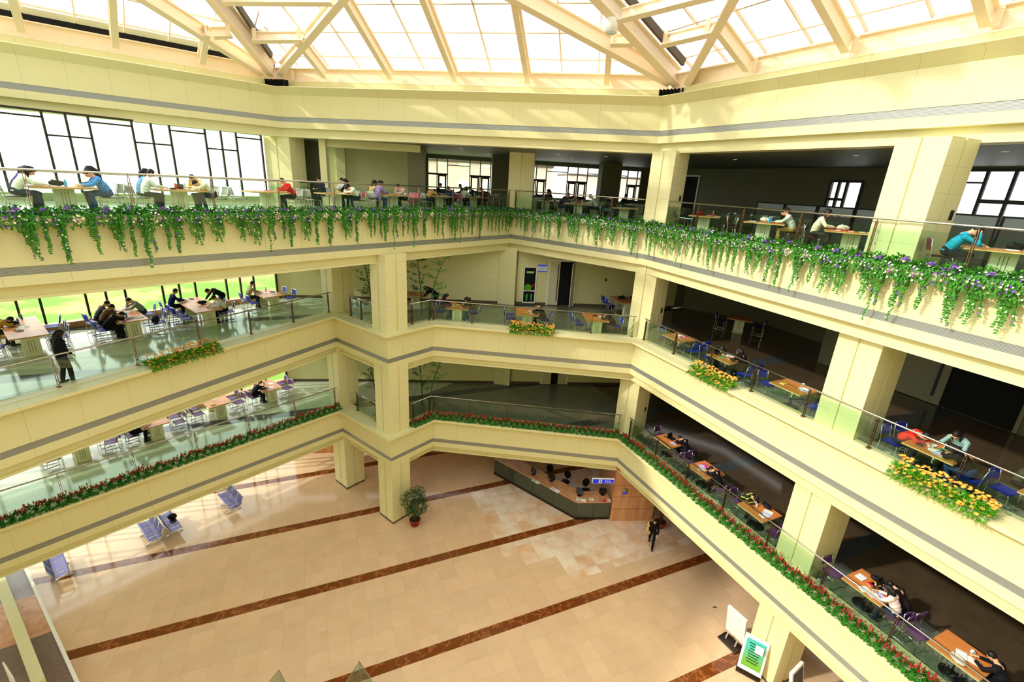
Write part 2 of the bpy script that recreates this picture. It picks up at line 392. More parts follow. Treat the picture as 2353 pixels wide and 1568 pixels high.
# columns: two faces with an upright groove each, thin slab joints from the material
def column(corner, a, wa, wb, z0, z1, base=True, grooves=True):
    """corner = atrium corner, a = direction (deg) of face one from the corner, wa / wb = widths; second face turns -90"""
    u = d2(a); v = d2(a-90); mb = MB(); mb.uv = []
    g = .035
    def prof():
        pts = [(0, 0)]
        if grooves: pts += [(wa*.5-g, 0), (wa*.5-g, .045), (wa*.5+g, .045), (wa*.5+g, 0)]
        pts += [(wa, 0), (wa, wb)]
        pts += [(0, wb)]
        if grooves: pts += [(0, wb*.5+g), (.045, wb*.5+g), (.045, wb*.5-g), (0, wb*.5-g)]
        return pts
    P = [corner+u*x+v*y for x, y in prof()]; n = len(P)
    for zz in (z0, z1): mb.v += [(p.x, p.y, zz) for p in P]
    acc = 0
    for i in range(n):
        j = (i+1) % n; L = (P[j]-P[i]).length
        mb.f.append((i, j, n+j, n+i)); mb.uv += [(acc, z0), (acc+L, z0), (acc+L, z1), (acc, z1)]; acc += L
    mb.f.append(tuple(range(n, 2*n))); mb.uv += [(0.3, .3)]*n
    mb.f.append(tuple(range(n-1, -1, -1))); mb.uv += [(0.3, .3)]*n
    o = struct(fix_normals(mb.build('column', 'cream_column')))
    if base:
        sk = MB(); q = [corner+u*(-.012)+v*(-.012), corner+u*(wa+.012)+v*(-.012), corner+u*(wa+.012)+v*(wb+.012), corner+u*(-.012)+v*(wb+.012)]
        sk.prism([p.to_tuple() for p in q], z0, z0+.09).build('skirting', 'skirting', o)
    return o
column(C1, 141.3, 1.10, 1.08, 0, 3.34); column(C1, 141.3, 1.10, 1.08, 5.0, 8.34, False); column(C1, 141.3, 1.10, 1.08, 10.0, 13.34, False)
# column beside the window wing
for z0, z1 in ((0, 3.34), (4.86, 8.34), (9.86, 13.3)):
    column(C0+d2(-38.7)*0+V2(.02, .02), 141.3-0, 1.15, 1.12, z0, z1, z0 == 0) if z0 == 0 else column(C0+V2(-.06, .1), 141.3, 1.0, 1.1, z0, z1, False)
# column where middle and right wings meet, three storeys
for z0, z1 in ((4.86, 8.34), (9.86, 13.34), (14.86, 18.)):
    column(V2(6.12, 20.17), 130., 1.12, 1.0, z0, z1, z0 == 0)
# right-hand column
for z0, z1 in ((0, 3.34), (4.86, 8.34), (9.86, 13.34), (14.86, 18.)):
    column(V2(9.87, 11.86), 112., 1.2, 1.15, z0, z1, z0 == 0)
# corner column of the ivy balcony and the one ending the window wall
column(V2(.62, 26.2), 176., 1.32, 1.0, 14.86, 18.)
column(V2(-11.4, 24.35), 170., 1.4, 1.2, 14.86, 18., False)

# ------------------------------------------------------------------ walls
def wall(name, pts, z0, z1, m, t=.2, side=1):
    """upright wall along plan points, thickness away from the room"""
    pts = [V2(*p) for p in pts]; q = offset(pts, -t*side)
    mb = MB().prism([p.to_tuple() for p in pts]+[p.to_tuple() for p in q[::-1]], z0, z1)
    return struct(mb.build(name, m))
RB = [W(11.2), (-9.3, BY(-9.3)), (9.0, BY(9.0)), (9.6, 27.4)]
wall('wall_rear_ground', RB, 0, 3.1, 'travertine')
wall('wall_rear_first', RB, 4.85, 8.1, 'wall_cream'); wall('wall_rear_second', RB, 9.85, 13.1, 'wall_cream')
RR = [(9.6, 27.4), (10.2, 27.6), RWp(25.5, 23.), RWp(19.2, 23.), RWp(19.0), RWp(11.9)]
RR2 = [RWp(11.9), RWp(1.5)]
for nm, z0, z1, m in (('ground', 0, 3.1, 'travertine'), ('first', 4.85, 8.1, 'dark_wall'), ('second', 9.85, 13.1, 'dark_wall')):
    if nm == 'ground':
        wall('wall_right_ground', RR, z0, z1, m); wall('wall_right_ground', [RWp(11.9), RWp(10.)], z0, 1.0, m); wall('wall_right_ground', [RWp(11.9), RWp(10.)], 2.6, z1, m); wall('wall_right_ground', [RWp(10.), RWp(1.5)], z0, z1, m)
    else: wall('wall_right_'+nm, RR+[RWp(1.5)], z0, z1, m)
wall('wall_camera_side', [(20, -6), (-26, -6)], -.3, 20.5, 'wall_cream')
wall('wall_right_end', [RWp(2., 23.), (20, -6)], -.3, 20.5, 'wall_cream')
wall('wall_window_end', [(-26, -6), W(-13)], -.3, 20.5, 'wall_cream')
for z0, nm in ((4.85, 'first'), (9.85, 'second')):
    sk = [V2(*p) for p in RB]; o = MB()
    for a, b in zip(sk, sk[1:]): o.bar((a.x, a.y-.02, z0+.07), (b.x, b.y-.02, z0+.07), .03, .14)
    struct(o.build('baseboard_'+nm, 'skirting'))
for z0, z1 in ((4.86, 8.1), (9.86, 13.1)):
    p = struct(MB().box(-.45, BY(-.45)-.08, (z0+z1)/2, .98, .34, z1-z0, R(-14)).build('pilaster_column', 'wall_cream'))
    MB().box(.06, BY(.06)-.25, (z0+z1)/2, .025, .03, z1-z0).build('joint', 'black_gap', p)
# ivy-balcony storey, rear hall
wall('wall_rear_third', [(-11.7, 29.4), (-6.4, 30.1)], 14.85, 17.97, 'wall_cream')
wall('wall_side_third', [(-11.7, 27.0), (-11.7, 27.2)], 14.85, 17.97, 'wall_cream')
struct(MB().box(-10.75, 29.45, 16.4, .5, .5, 3.12, R(7)).build('pillar', 'wall_cream'))
wall('wall_side_third', [(-11.7, 27.2), (-11.7, 29.4)], 14.85, 15.5, 'wall_cream')
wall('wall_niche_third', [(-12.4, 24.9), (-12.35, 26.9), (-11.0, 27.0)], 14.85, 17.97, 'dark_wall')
struct(MB().box(-9.98, 24.95, 16.4, .32, .5, 3.12, R(7)).build('pilaster_column', 'wall_cream'))
o = struct(MB().bar((-9.9, 25.1, 17.8), (-5.2, 25.4, 17.8), .4, .34).build('lintel_beam', 'wall_cream'))
struct(MB().box(-5.5, 25.9, 16.4, .86, .9, 3.12, R(7)).build('pillar', 'dark_wall'))
struct(MB().box(-1.35, 30.6, 16.4, 1.0, .9, 3.12, R(7)).build('pillar', 'dark_wall'))
struct(MB().box(5.6, 31.6, 16.4, 1.25, .9, 3.12, R(7)).build('pillar', 'dark_wall'))
def yr(x): return 33.8+.123*x
# rear window wall: piers between three glazed bays
bays = [(-6.3, -1.2), (.2, 5.35), (5.9, 8.4)]
edges = [-7.2]+[e for b in bays for e in b]+[11.5]
for i in range(0, len(edges), 2):
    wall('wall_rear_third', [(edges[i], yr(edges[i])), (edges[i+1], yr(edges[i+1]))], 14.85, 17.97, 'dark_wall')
for a, b in bays:
    wall('wall_rear_sill', [(a, yr(a)), (b, yr(b))], 14.85, 15.62, 'dark_wall')
    wall('wall_rear_head', [(a, yr(a)), (b, yr(b))], 17.72, 17.97, 'ceiling_grey')
wall('wall_hall_side', [(-6.5, 30.1), (-6.6, 33.2)], 14.85, 17.97, 'dark_wall')
# right-hand wall of the ivy storey with two openings
A3 = V2(14.74, 24.54); U3 = d2(-66.7)
def R3(s): p = A3+U3*s; return (p.x, p.y)
S_ = [-12, .55, 2.05, 5.3, 11.5, 16., 22.]
def seg(a, b, z0, z1): wall('wall_right_third', [R3(a), R3(b)], z0, z1, 'dark_wall')
seg(-12, -10, 14.85, 17.97)
seg(-10, -8.2, 17.55, 17.97); seg(-8.2, .55, 14.85, 17.97); seg(.55, 2.05, 14.85, 15.55); seg(.55, 2.05, 17.38, 17.97); seg(2.05, 5.3, 14.85, 17.97)
seg(5.3, 11.5, 14.85, 15.4); seg(5.3, 11.5, 17.85, 17.97); seg(11.5, 22, 14.85, 17.97)

# ------------------------------------------------------------------ windows: frame bars and panes
wn = [0]
def window(p0, p1, z0, z1, uprights, transoms, bw=.07, pane=True, depth=.1):
    """p0-p1 plan ends; uprights = distances from p0; transoms = (from, to, z)"""
    wn[0] += 1; p0, p1 = V2(*p0), V2(*p1); t = (p1-p0).normalized(); L = (p1-p0).length
    fr = MB()
    def at(s, z): p = p0+t*s; return (p.x, p.y, z)
    for s in [0.]+list(uprights)+[L]: fr.bar(at(s, z0), at(s, z1), depth, bw, (t.x, t.y, 0))
    for z in (z0, z1): fr.bar(at(0, z), at(L, z), depth, bw)
    for a, b, z, h in transoms: fr.bar(at(a, z), at(b, z), depth, h)
    o = struct(fr.build('window_%d' % wn[0], 'dark_frame'))
    if pane:
        g = MB(); g.add([at(0, z0), at(L, z0), at(L, z1), at(0, z1)], [(0, 1, 2, 3)]); g.build('pane', 'window_glass', o)
    return o
def win_wing(z0, z1, top):
    ups, tr = [], []; s0 = -13.; base = 3.43
    ks = range(-7, 4)
    for k in ks:
        s = base+2.65*k
        for d in (0, .65, 1.3):
            if -13 < s+d < 11.1: ups.append(s+d-s0)
        tr.append((max(0, s-s0), min(24.17, s+1.3-s0), z1-.82, .06)); tr.append((s+1.3-s0, min(24.17, s+2.65-s0), z1-.22, .06))
    tr = [t for t in tr if t[1] > 0 and t[0] < 24.1]
    window(W(-13), W(11.17), z0, z1, ups, [(max(0, a), b, z, h) for a, b, z, h in tr], .075)
win_wing(15.0, 17.97, 0); win_wing(10.0, 13.05, 0); win_wing(5.0, 8.05, 0); win_wing(.15, 3.05, 0)
for z in (4.85, 9.85, 14.85): struct(MB().bar(W(-13, -25.2, z+.12), W(11.17, -25.2, z+.12), .3, .26).build('sill', 'travertine' if z < 14 else 'cream_plain'))
def rear_window(a, b, k0, off):
    p0, p1 = (a, yr(a)+.1), (b, yr(b)+.1); L = (V2(*p1)-V2(*p0)).length; ups, tr = [], []
    s = off
    while s < L+1.4:
        for d in (0, .7, 1.4):
            if .05 < s+d < L-.05: ups.append(s+d)
        a0, b0 = max(0, s), min(L, s+1.4)
        if b0 > a0+.1: tr += [(a0, b0, 16.75, .12), (a0, b0, 15.68, .12)]
        a1, b1 = max(0, s+1.4), min(L, s+2.9)
        if b1 > a1+.1: tr.append((a1, b1, 17.35, .05))
        s += 2.9
    o = window(p0, p1, 15.6, 17.74, ups, tr, .06)
    # casement sashes under the transom
    t = (V2(*p1)-V2(*p0)).normalized(); s = off; f = MB()
    while s < L:
        for d in (.07, .77):
            if s+d > 0 and s+d+.56 < L:
                q = [V2(*p0)+t*(s+d+x) for x in (.05, .51)]
                for p in q: f.bar((p.x, p.y-.03, 15.7), (p.x, p.y-.03, 16.7), .06, .1, (t.x, t.y, 0))
                for z in (15.75, 16.66): f.bar((q[0].x, q[0].y-.03, z), (q[1].x, q[1].y-.03, z), .06, .1)
        s += 2.9
    f.build('sash', 'dark_frame', o)
rear_window(-6.3, -1.2, 0, .6-.7); rear_window(.2, 5.35, 0, .1); rear_window(5.9, 8.4, 0, 1.55-2.9)
window(R3(.55), R3(2.05), 15.55, 17.38, [.42, .8], [(0, .8, 16.55, .12)], .12)
window(R3(5.3), R3(11.5), 15.4, 17.85, [1.1, 1.9, 2.7, 4.2, 5., 5.8], [(1.1, 2.7, 16.75, .14), (0, 1.1, 17.4, .06), (2.7, 4.2, 17.4, .06), (4.2, 5.8, 16.75, .14), (1.1, 1.9, 16.2, .05)], .1)
window(RWp(11.9), RWp(10.), 1.0, 2.6, [.7, 1.4], [(0, 2.1, 1.5, .06)], .08)
window((-11.75, 27.25), (-11.75, 29.35), 15.5, 17.9, [.7, 1.4], [(0, 2.1, 17.2, .05)], .06)
# doorways
def doorway(name, p0, p1, z0, z1, face, open_=0.):
    p0, p1 = V2(*p0), V2(*p1); t = (p1-p0).normalized(); n = V2(t.y, -t.x)
    f = MB()
    for p in (p0, p1): f.bar((p.x+n.x*.02, p.y+n.y*.02, z0), (p.x+n.x*.02, p.y+n.y*.02, z1), .08, .1, (t.x, t.y, 0))
    f.bar((p0.x+n.x*.02, p0.y+n.y*.02, z1), (p1.x+n.x*.02, p1.y+n.y*.02, z1), .08, .1)
    o = struct(f.build(name, face))
    b = MB(); q = [p0+n*.012, p1+n*.012]; b.add([(q[0].x, q[0].y, z0), (q[1].x, q[1].y, z0), (q[1].x, q[1].y, z1), (q[0].x, q[0].y, z1)], [(0, 1, 2, 3)]); b.build('opening', 'black_gap', o)
    return o, p0, t, n
mat('door_leaf', (214, 206, 176), .5)
d_, p0, t, n = doorway('door_1', (1.86, BY(1.86)-.03), (3.38, BY(3.38)-.03), 9.87, 12.45, 'white_frame')
lf = MB(); lf.bar((p0.x+.03, p0.y-.05, 11.15), (p0.x+.62, p0.y-.03, 11.15), .05, 2.5); lf.build('door_leaf', 'door_leaf', d_)
lf = MB(); lf.bar((p0.x+.5, p0.y-.1, 11.2), (p0.x+.54, p0.y-.1, 11.2), .03, 2.1); lf.build('vision_slot', 'black_plastic', d_)
lf = MB(); e = p0+t*1.5; lf.bar((e.x, e.y-.06, 11.15), (e.x-.22, e.y-.62, 11.15), .05, 2.5); lf.build('door_leaf', 'door_leaf', d_)
d_, p0, t, n = doorway('door_2', (1.9, BY(1.9)-.03), (3.5, BY(3.5)-.03), 4.87, 7.4, 'white_frame')
lf = MB(); lf.bar((p0.x+.03, p0.y-.05, 6.15), (p0.x+.6, p0.y-.03, 6.15), .05, 2.5); lf.build('door_leaf', 'door_leaf', d_)
lf = MB(); e = p0+t*1.55; lf.bar((e.x, e.y-.06, 6.15), (e.x-.5, e.y-.12, 6.15), .05, 2.5); lf.build('door_leaf', 'door_leaf', d_)
mat('door_dull', (136, 132, 108), .5)
d_, p0, t, n = doorway('door_3', RWp(16.4, 19.98), RWp(13.2, 19.98), 9.87, 12.8, 'door_dull')
lf = MB(); a, b = p0+n*.05, p0+n*.05+t*1.55; lf.bar((a.x, a.y, 11.3), (b.x, b.y, 11.3), .05, 2.85); lf.build('door_leaf', 'door_dull', d_)
lf = MB(); a = p0+n*.1+t*1.25; b = a+t*.07; lf.bar((a.x, a.y, 11.3), (b.x, b.y, 11.3), .05, 2.3); lf.build('vision_slot', 'black_plastic', d_)
d_, p0, t, n = doorway('door_4', R3(-10), R3(-8.2), 14.87, 17.55, 'white_frame')

# ------------------------------------------------------------------ outside
struct(MB().prism([(-160, -60), (-160, 160), (-26, 160), W(40, -26.), W(11.3, -26.), W(-16, -26.), (-40, -60)], -.6, -.3).build('lawn_ground', None))
def lawn():
    m, nt, b = newmat('lawn'); N = NT(nt); o = N.obj()
    f = N.noise(o, .13, 6, .65); g = N.noise(o, 2.2, 4, .6)
    c = N.mix(N.ramp(f, .48, .62), N.mix(g, lin(98, 168, 36), lin(138, 192, 68)), lin(196, 176, 116))
    nt.links.new(c, b.inputs['Base Color']); b.inputs['Roughness'].default_value = .9
    return m
bpy.data.objects['lawn_ground'].data.materials.append(lawn())
def house(name, x, y, w, d, h, colr, rz):
    r = thing(name, 'faint red brick block of flats seen through the rear windows beyond the hall' if x < 0 else 'haze-paled brick housing block outside the second rear window bay', 'building', (x, y, 0), rz)
    mat('brick_'+name, colr, .8, 0, .1, .5); MB().box(0, 0, h/2, w, d, h).build('facade', 'brick_'+name, r)  # brick tones lightened: outdoor haze and glare are put into the colour
    for i in range(int(w/4)):
        for k in range(5): MB().box(-w/2+2.2+i*4, -d/2-.02, 3+k*4.2, 1.9, .12, 1.9).build('window_frame', 'white_frame', r)
    MB().box(0, 0, h+.2, w+.6, d+.6, .4).build('roof', 'skirting', r)
house('apartment_block', -8, 95, 26, 12, 19.5, (240, 214, 202), R(4)); house('housing_block', 20, 120, 20, 12, 19, (244, 222, 208), R(8))

# ------------------------------------------------------------------ roof: steel and glazing
INW = [V2(.669, -.743), V2(-.171, -.985), V2(-.8645, -.5026)]      # downhill-to-uphill direction of the three roof faces
RING = offset(POLY[4], -.4); SL = math.tan(R(25))
def rp(face, p, up=0.):
    """point above plan position p on the underside plane of a roof face"""
    A = RING[[0, 1, 2][face]+(0 if face else 1)]
    return Vector((p[0], p[1], 20.3+SL*((V2(*p[:2])-A).dot(INW[face]))+up))
def nrm(face): i = INW[face]; return Vector((-SL*i.x, -SL*i.y, 1)).normalized()
for i in range(3):
    a, b = RING[i], RING[i+1]
    struct(MB().ibeam((a.x, a.y, 20.34), (b.x, b.y, 20.34), .58, .26).build('ring_beam', 'steel_cream'))
def beam(name, p, q, h, w, face, ext=1.0):
    p, q = Vector(p), Vector(q); q = p+(q-p)*ext
    return struct(MB().ibeam(p, q, h, w, .05, .05, nrm(face)).build(name, 'steel_cream'))
beam('diagonal_beam', (-12.11, 23.82, 20.43), (-13.56, 18.81, 21.7), .66, .24, 0, 1.9)
beam('hip_beam', (-11.88, 24.15, 20.47), (-12.05, 20.29, 22.25), .72, .3, 1, 2.4)
beam('diagonal_beam', (-11.43, 24.0, 20.5), (-6.66, 19.4, 22.23), .62, .26, 1, 1.8)
beam('diagonal_beam', (5.69, 21.09, 20.47), (.93, 19.11, 21.76), .66, .24, 1, 2.0)
beam('hip_beam', (6.0, 21.07, 20.44), (2.04, 17.95, 22.2), .74, .3, 1, 2.2)
beam('diagonal_beam', (6.2, 20.5, 20.37), (5.72, 15.71, 21.67), .62, .26, 2, 1.9)
for p, q, f in (((-11.5, 22.1, 21.37), (-9.24, 21.7, 21.4), 1), ((-11.6, 20.4, 22.18), (-7.2, 19.65, 22.15), 1), ((-12.5, 21.1, 21.2), (-11.95, 21.46, 21.35), 0),
                ((4.72, 19.35, 21.35), (5.9, 17.5, 21.3), 2), ((2.95, 19.6, 21.36), (3.75, 19.47, 21.38), 1), ((3.0, 18.5, 21.8), (5.6, 15.6, 21.8), 2)):
    beam('tie_beam', p, q, .42, .2, f)
for x, y, ln in ((-9.2, 23.64, 1.9), (-6.06, 23.12, 8.), (-3.15, 22.73, 8.), (.02, 22.21, 8.), (3.28, 21.67, 1.6)):
    p = Vector((x, y, 20.45)); q = p+Vector((INW[1].x, INW[1].y, SL))*ln; beam('rafter_beam', p, q, .46, .22, 1)
for x, y, ln in ((-19.8, 16.3, 6.), (-17.8, 18.59, 6.), (-15.79, 20.16, 6.), (-13.8, 22.2, 1.7)):
    p = Vector((x, y, 20.45)); q = p+Vector((INW[0].x, INW[0].y, SL))*ln; beam('rafter_beam', p, q, .46, .22, 0)
for x, y, ln in ((7.42, 18.06, 1.9), (8.97, 15.32, 7.), (10.54, 12.77, 7.), (12.1, 10.1, 7.)):
    p = Vector((x, y, 20.43)); q = p+Vector((INW[2].x, INW[2].y, SL))*ln; beam('rafter_beam', p, q, .46, .22, 2)
# bolted end plates with their rivet heads, one per joint
def plate(x, y, z, ax):
    mb = MB(); a = R(ax); mb.box(0, 0, 0, .16, .02, .42)
    for i in (-.04, .04):
        for k in range(5): mb.box(i, -.014, -.16+k*.08, .028, .02, .028)
    o = struct(mb.build('beam_plate', 'steel_cream')); o.location = (x, y, z); o.rotation_euler = (0, 0, a)
for q in ((-12.02, 21.3, 21.6, 30), (-11.35, 22.0, 21.65, 0), (-9.35, 21.66, 21.65, 0), (-10.9, 24.2, 20.6, -10), (3.05, 19.45, 21.65, 0), (3.7, 19.4, 21.65, 0), (4.8, 19.2, 21.65, -50), (5.75, 17.75, 21.6, -50), (7.62, 18.0, 20.65, -60), (9.17, 15.3, 20.65, -60), (10.74, 12.75, 20.65, -60), (6.3, 20.2, 20.7, -60)): plate(*q)
# dark slotted vents at the beam feet
for x, y, a in ((-11.55, 23.9, -10), (5.8, 20.95, -35)):
    mb = MB()
    for i in range(7): mb.box(-.45+i*.15, 0, 0, .03, .3, .26)
    mb.box(0, .1, 0, 1.1, .05, .26)
    o = struct(mb.build('vent_trim', 'black_gap')); o.location = (x, y, 20.2); o.rotation_euler = (0, 0, R(a))
# glazing: one framed field per roof face
G0 = .98
AP = Vector((-6.0, 5.4, 29.3))
def field(face, a, b, idx, spacing, first):
    n3 = nrm(face); i2 = INW[face]; up = Vector((i2.x, i2.y, SL)).normalized(); pa, pb = rp(face, a, G0), rp(face, b, G0)
    t = (pb-pa); L = t.length; t.normalize()
    inv = (AP-pa); su = inv.dot(t); H = inv.dot(up)
    fr = MB()
    def width(v):      # span of the triangular face at slope distance v
        k = max(0., 1-v/H); return su*(1-k), su*(1-k)+L*k
    s = first
    while s < L:
        vmax = H*(s/su if s < su else (L-s)/(L-su))
        if 0 < su < L and vmax > .3: fr.bar(pa+t*s-up*.45, pa+t*s+up*min(vmax, 11), .05, .09, n3)
        s += spacing
    for v in (.25, 1.67, 3.05, 4.4, 5.8, 7.2, 8.6):
        x0, x1 = width(v)
        if x1 > x0+.2: fr.bar(pa+t*x0+up*v, pa+t*x1+up*v, .05, .06, n3)
    o = struct(fr.build('window_roof_%d' % idx, 'steel_cream'))
    MB().add([pa-up*.4, pb-up*.4, pb, AP, pa], [(0, 1, 2, 3, 4)]).build('pane', 'roof_glass', o)
field(0, RING[0].to_tuple(), RING[1].to_tuple(), 1, 1.43, .7)
field(1, RING[1].to_tuple(), RING[2].to_tuple(), 2, 1.56, .9)
field(2, RING[2].to_tuple(), RING[3].to_tuple(), 3, 1.55, .75)
# narrow dark gutter beside the hip beams and shadow gap over the window-wing ring beam
for p, q in (((-11.55, 23.7, 21.25), (-11.3, 17.0, 24.3)), ((6.0, 20.6, 21.2), (.7, 16.4, 23.6))):
    struct(MB().bar(p, q, .12, .26).build('gutter_trim', 'skirting'))
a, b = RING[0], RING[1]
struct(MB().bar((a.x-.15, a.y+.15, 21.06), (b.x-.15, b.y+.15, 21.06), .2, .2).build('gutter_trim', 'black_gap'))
struct(MB().bar((a.x-.3, a.y+.3, 21.3), (b.x-.3, b.y+.3, 21.3), .1, .26).build('gutter_trim', 'cream_plain'))
# ------------------------------------------------------------------ railings
def railing(name, label, pts, z, gap=2.0, h=.97, first=.12, glass=True, m='bronze_post', hr=.026, group=None):
    """handrail, paired flat posts and glass panes between them along plan points; z = foot height"""
    pts = [V2(*p) for p in pts]; r = thing(name, label, 'railing', (pts[0].x, pts[0].y, z), 0, group)
    o = Vector((pts[0].x, pts[0].y, 0))
    loc = lambda p, zz: (p.x-o.x, p.y-o.y, zz)
    hb = MB(); hb.tube([loc(p, h) for p in pts], hr, 8); hb.build('handrail', 'steel_rail', r, True)
    for i in range(len(pts)-1):
        t = pts[i+1]-pts[i]; L = t.length; t.normalize(); nn = V2(t.y, -t.x); k = max(1, round(L/gap)); s0, s1 = first, L-first
        ss = [s0+(s1-s0)*j/k for j in range(k+1)]
        for s in ss:
            p = pts[i]+t*s; mb = MB()
            for d in (-.022, .022):
                q = p+t*d; mb.bar(loc(q, 0), loc(q, h-.08), .012, .05, (nn.x, nn.y, 0))
            mb.bar(loc(p, h-.1), loc(p, h), .02, .02, (nn.x, nn.y, 0)); mb.box(p.x-o.x, p.y-o.y, .02, .09, .12, .04, math.atan2(t.y, t.x))
            for zz in (.2, .5, .8): mb.box(p.x-o.x, p.y-o.y, zz, .06, .06, .025, math.atan2(t.y, t.x))
            mb.build('post', m, r)
        if glass:
            for a, b in zip(ss, ss[1:]):
                p, q = pts[i]+t*(a+.04), pts[i]+t*(b-.04); g = MB()
                g.bar(loc(p, .46), loc(q, .46), .012, .8); g.build('glass_pane', 'rail_glass', r)
    return r
def rail_pts(k, a, b): pl = offset(POLY[k], -.38); return [p.to_tuple() for p in pl[a:b]]
def trim(p, q, a=0., b=0.):
    p, q = V2(*p), V2(*q); t = (q-p).normalized(); return [(p+t*a).to_tuple(), (q-t*b).to_tuple()]
for k, nm in ((1, 'salvia'), (2, 'marigold')):
    pl = offset(POLY[k], -.38); zz = 5.*k+.012
    railing('glass_railing', 'glass railing of the %s balcony in front of the lawn windows' % nm, trim(pl[0], pl[1], .5, .35), zz)
    railing('glass_railing', 'short glass railing before the bamboo beside the central column, %s balcony' % nm, trim(pl[1], pl[2], 1.15, 1.1), zz, 1.2)
    p = trim(pl[2], pl[3], 1.15, 0)
    railing('glass_railing', 'glass railing facing the rear wall in the middle of the %s balcony' % nm, [p[0], pl[3].to_tuple(), (pl[4]-(pl[4]-pl[3]).normalized()*.2).to_tuple()], zz)
    railing('glass_railing', 'long glass railing of the dim reading side, %s balcony' % nm, trim(pl[4], pl[5], .25, .5), zz)
pl = offset(POLY[3], -.38)
railing('glass_railing', 'glass railing above the hanging ivy on the sunny window side', trim(pl[0], pl[1], .5, .15), 15.012, 2.0, 1.05)
railing('glass_railing', 'glass railing above the hanging ivy between the two inner corners', trim(pl[1], pl[2], .15, .15), 15.012, 2.0, 1.05)
railing('glass_railing', 'glass railing above the hanging ivy on the dim side', trim(pl[2], pl[3], .15, .5), 15.012, 2.1, 1.05)
railing('guard_railing', 'slim steel guard rail standing along the tall windows behind the readers', [W(-12, -24.75), W(11.0, -24.75), W(13.0, -24.2)], 14.86, 2.65, 1.0, m='steel_rail')

# ------------------------------------------------------------------ chairs
def make_chair(name, seat_m, back_m, frame='chrome'):
    r = thing(name, 'prototype chair awaiting its copies here', 'chair'); r['label'] = ''
    f = MB(); w = .21
    for s in (-1, 1):
        x = s*w
        f.tube([(x, .20, .44), (x, .22, .40), (x, .235, .04), (x, .20, .012), (x, -.22, .012), (x, -.25, .04), (x, -.205, .44), (x, -.235, .62), (x, -.275, .84)], .0115, 6)
    f.tube([(-w, -.275, .84), (-w*.6, -.28, .855), (w*.6, -.28, .855), (w, -.275, .84)], .0115, 6)
    f.tube([(-w, .2, .44), (w, .2, .44)], .01, 6); f.tube([(-w, -.205, .44), (w, -.205, .44)], .01, 6); f.tube([(-w, -.1, .012), (w, -.1, .012)], .01, 6)
    f.build('frame', frame, r, True)
    st = MB(); n = 7
    vs = [((i/(n-1)-.5)*.43, (j/5-.5)*.42, .452+.018*((i/(n-1)-.5)*2)**2-.02*max(0, (j/5-.8))) for j in range(6) for i in range(n)]
    st.add(vs+[(x, y, z-.025) for x, y, z in vs], [(j*n+i, j*n+i+1, (j+1)*n+i+1, (j+1)*n+i) for j in range(5) for i in range(n-1)]+[(k+(j+1)*n+i, k+(j+1)*n+i+1, k+j*n+i+1, k+j*n+i) for k in (6*n,) for j in range(5) for i in range(n-1)]+[(i, 6*n+i, 6*n+i+1, i+1) for i in range(n-1)]+[(5*n+i+1, 6*n+5*n+i+1, 6*n+5*n+i, 5*n+i) for i in range(n-1)])
    st.build('seat', seat_m, r, True)
    bk = MB()
    vs = [((i/(n-1)-.5)*.42, -.225-.05*(j/4)-.03*(1-((i/(n-1)-.5)*2)**2), .58+.27*j/4-(.03 if j == 4 and i in (0, n-1) else 0)) for j in range(5) for i in range(n)]
    bk.add(vs+[(x, y-.022, z) for x, y, z in vs], [(j*n+i, (j+1)*n+i, (j+1)*n+i+1, j*n+i+1) for j in range(4) for i in range(n-1)]+[(5*n+j*n+i+1, 5*n+(j+1)*n+i+1, 5*n+(j+1)*n+i, 5*n+j*n+i) for j in range(4) for i in range(n-1)]+[(4*n+i, 9*n+i, 9*n+i+1, 4*n+i+1) for i in range(n-1)])
    bk.build('backrest', back_m, r, True)
    return remember(r)
mat('chair_blue', (22, 48, 166), .5); mat('chair_purple', (96, 52, 112), .5); mat('chair_grey', (196, 188, 178), .45)
mat('chair_pink', (206, 84, 118), .5); mat('chair_wine', (112, 46, 58), .5)
CHAIR = make_chair('chair', 'chair_blue', 'chair_blue')
PROTOS = [CHAIR]

# ------------------------------------------------------------------ tables
def make_table(w, l, h, style):
    """w across the seats, l along the depth; origin at the middle of the near edge, +y runs inwards"""
    r = thing('reading_table', '', 'table'); r['label'] = ''
    t = MB().bbox(0, l/2, h-.012, w, l, .024, .006); t.build('tabletop', 'beech_top', r)
    e = MB().bbox(0, l/2, h-.036, w+.006, l+.006, .024, .008); e.build('table_edge', 'beech_edge', r)
    if style == 'panel':
        ys = [.2, l-.2] if l > 1.2 else [l/2]
        for y in ys:
            p = MB().bbox(0, y, (h-.05)/2, .46, .2, h-.05, .012); p = p.build('pedestal', 'pedestal', r)
            g = MB()
            for i in (-.07, 0, .07): g.box(i, y-.101, h*.5, .012, .006, h*.62)
            g.build('groove', 'groove', p)
        if len(ys) == 2: MB().box(0, l/2, h*.62, .03, l-.5, .22).build('modesty_panel', 'pedestal', r)
        MB().box(0, l/2, .015, .5, l-.3, .03).build('foot_rail', 'pedestal', r) if len(ys) == 1 else None
    else:
        MB().tube([(0, l/2, .03), (0, l/2, h-.05)], .045, 12).build('column', 'chrome', r, True)
        MB().lathe([(0, 0), (.3, 0), (.3, .012), (.1, .035), (0, .035)], 24, (0, l/2, 0)).build('base_disc', 'black_plastic', r, True)
        MB().box(0, l/2, h-.055, .5, .5, .012).build('top_plate', 'black_plastic', r)
    return r
TABLES = {}
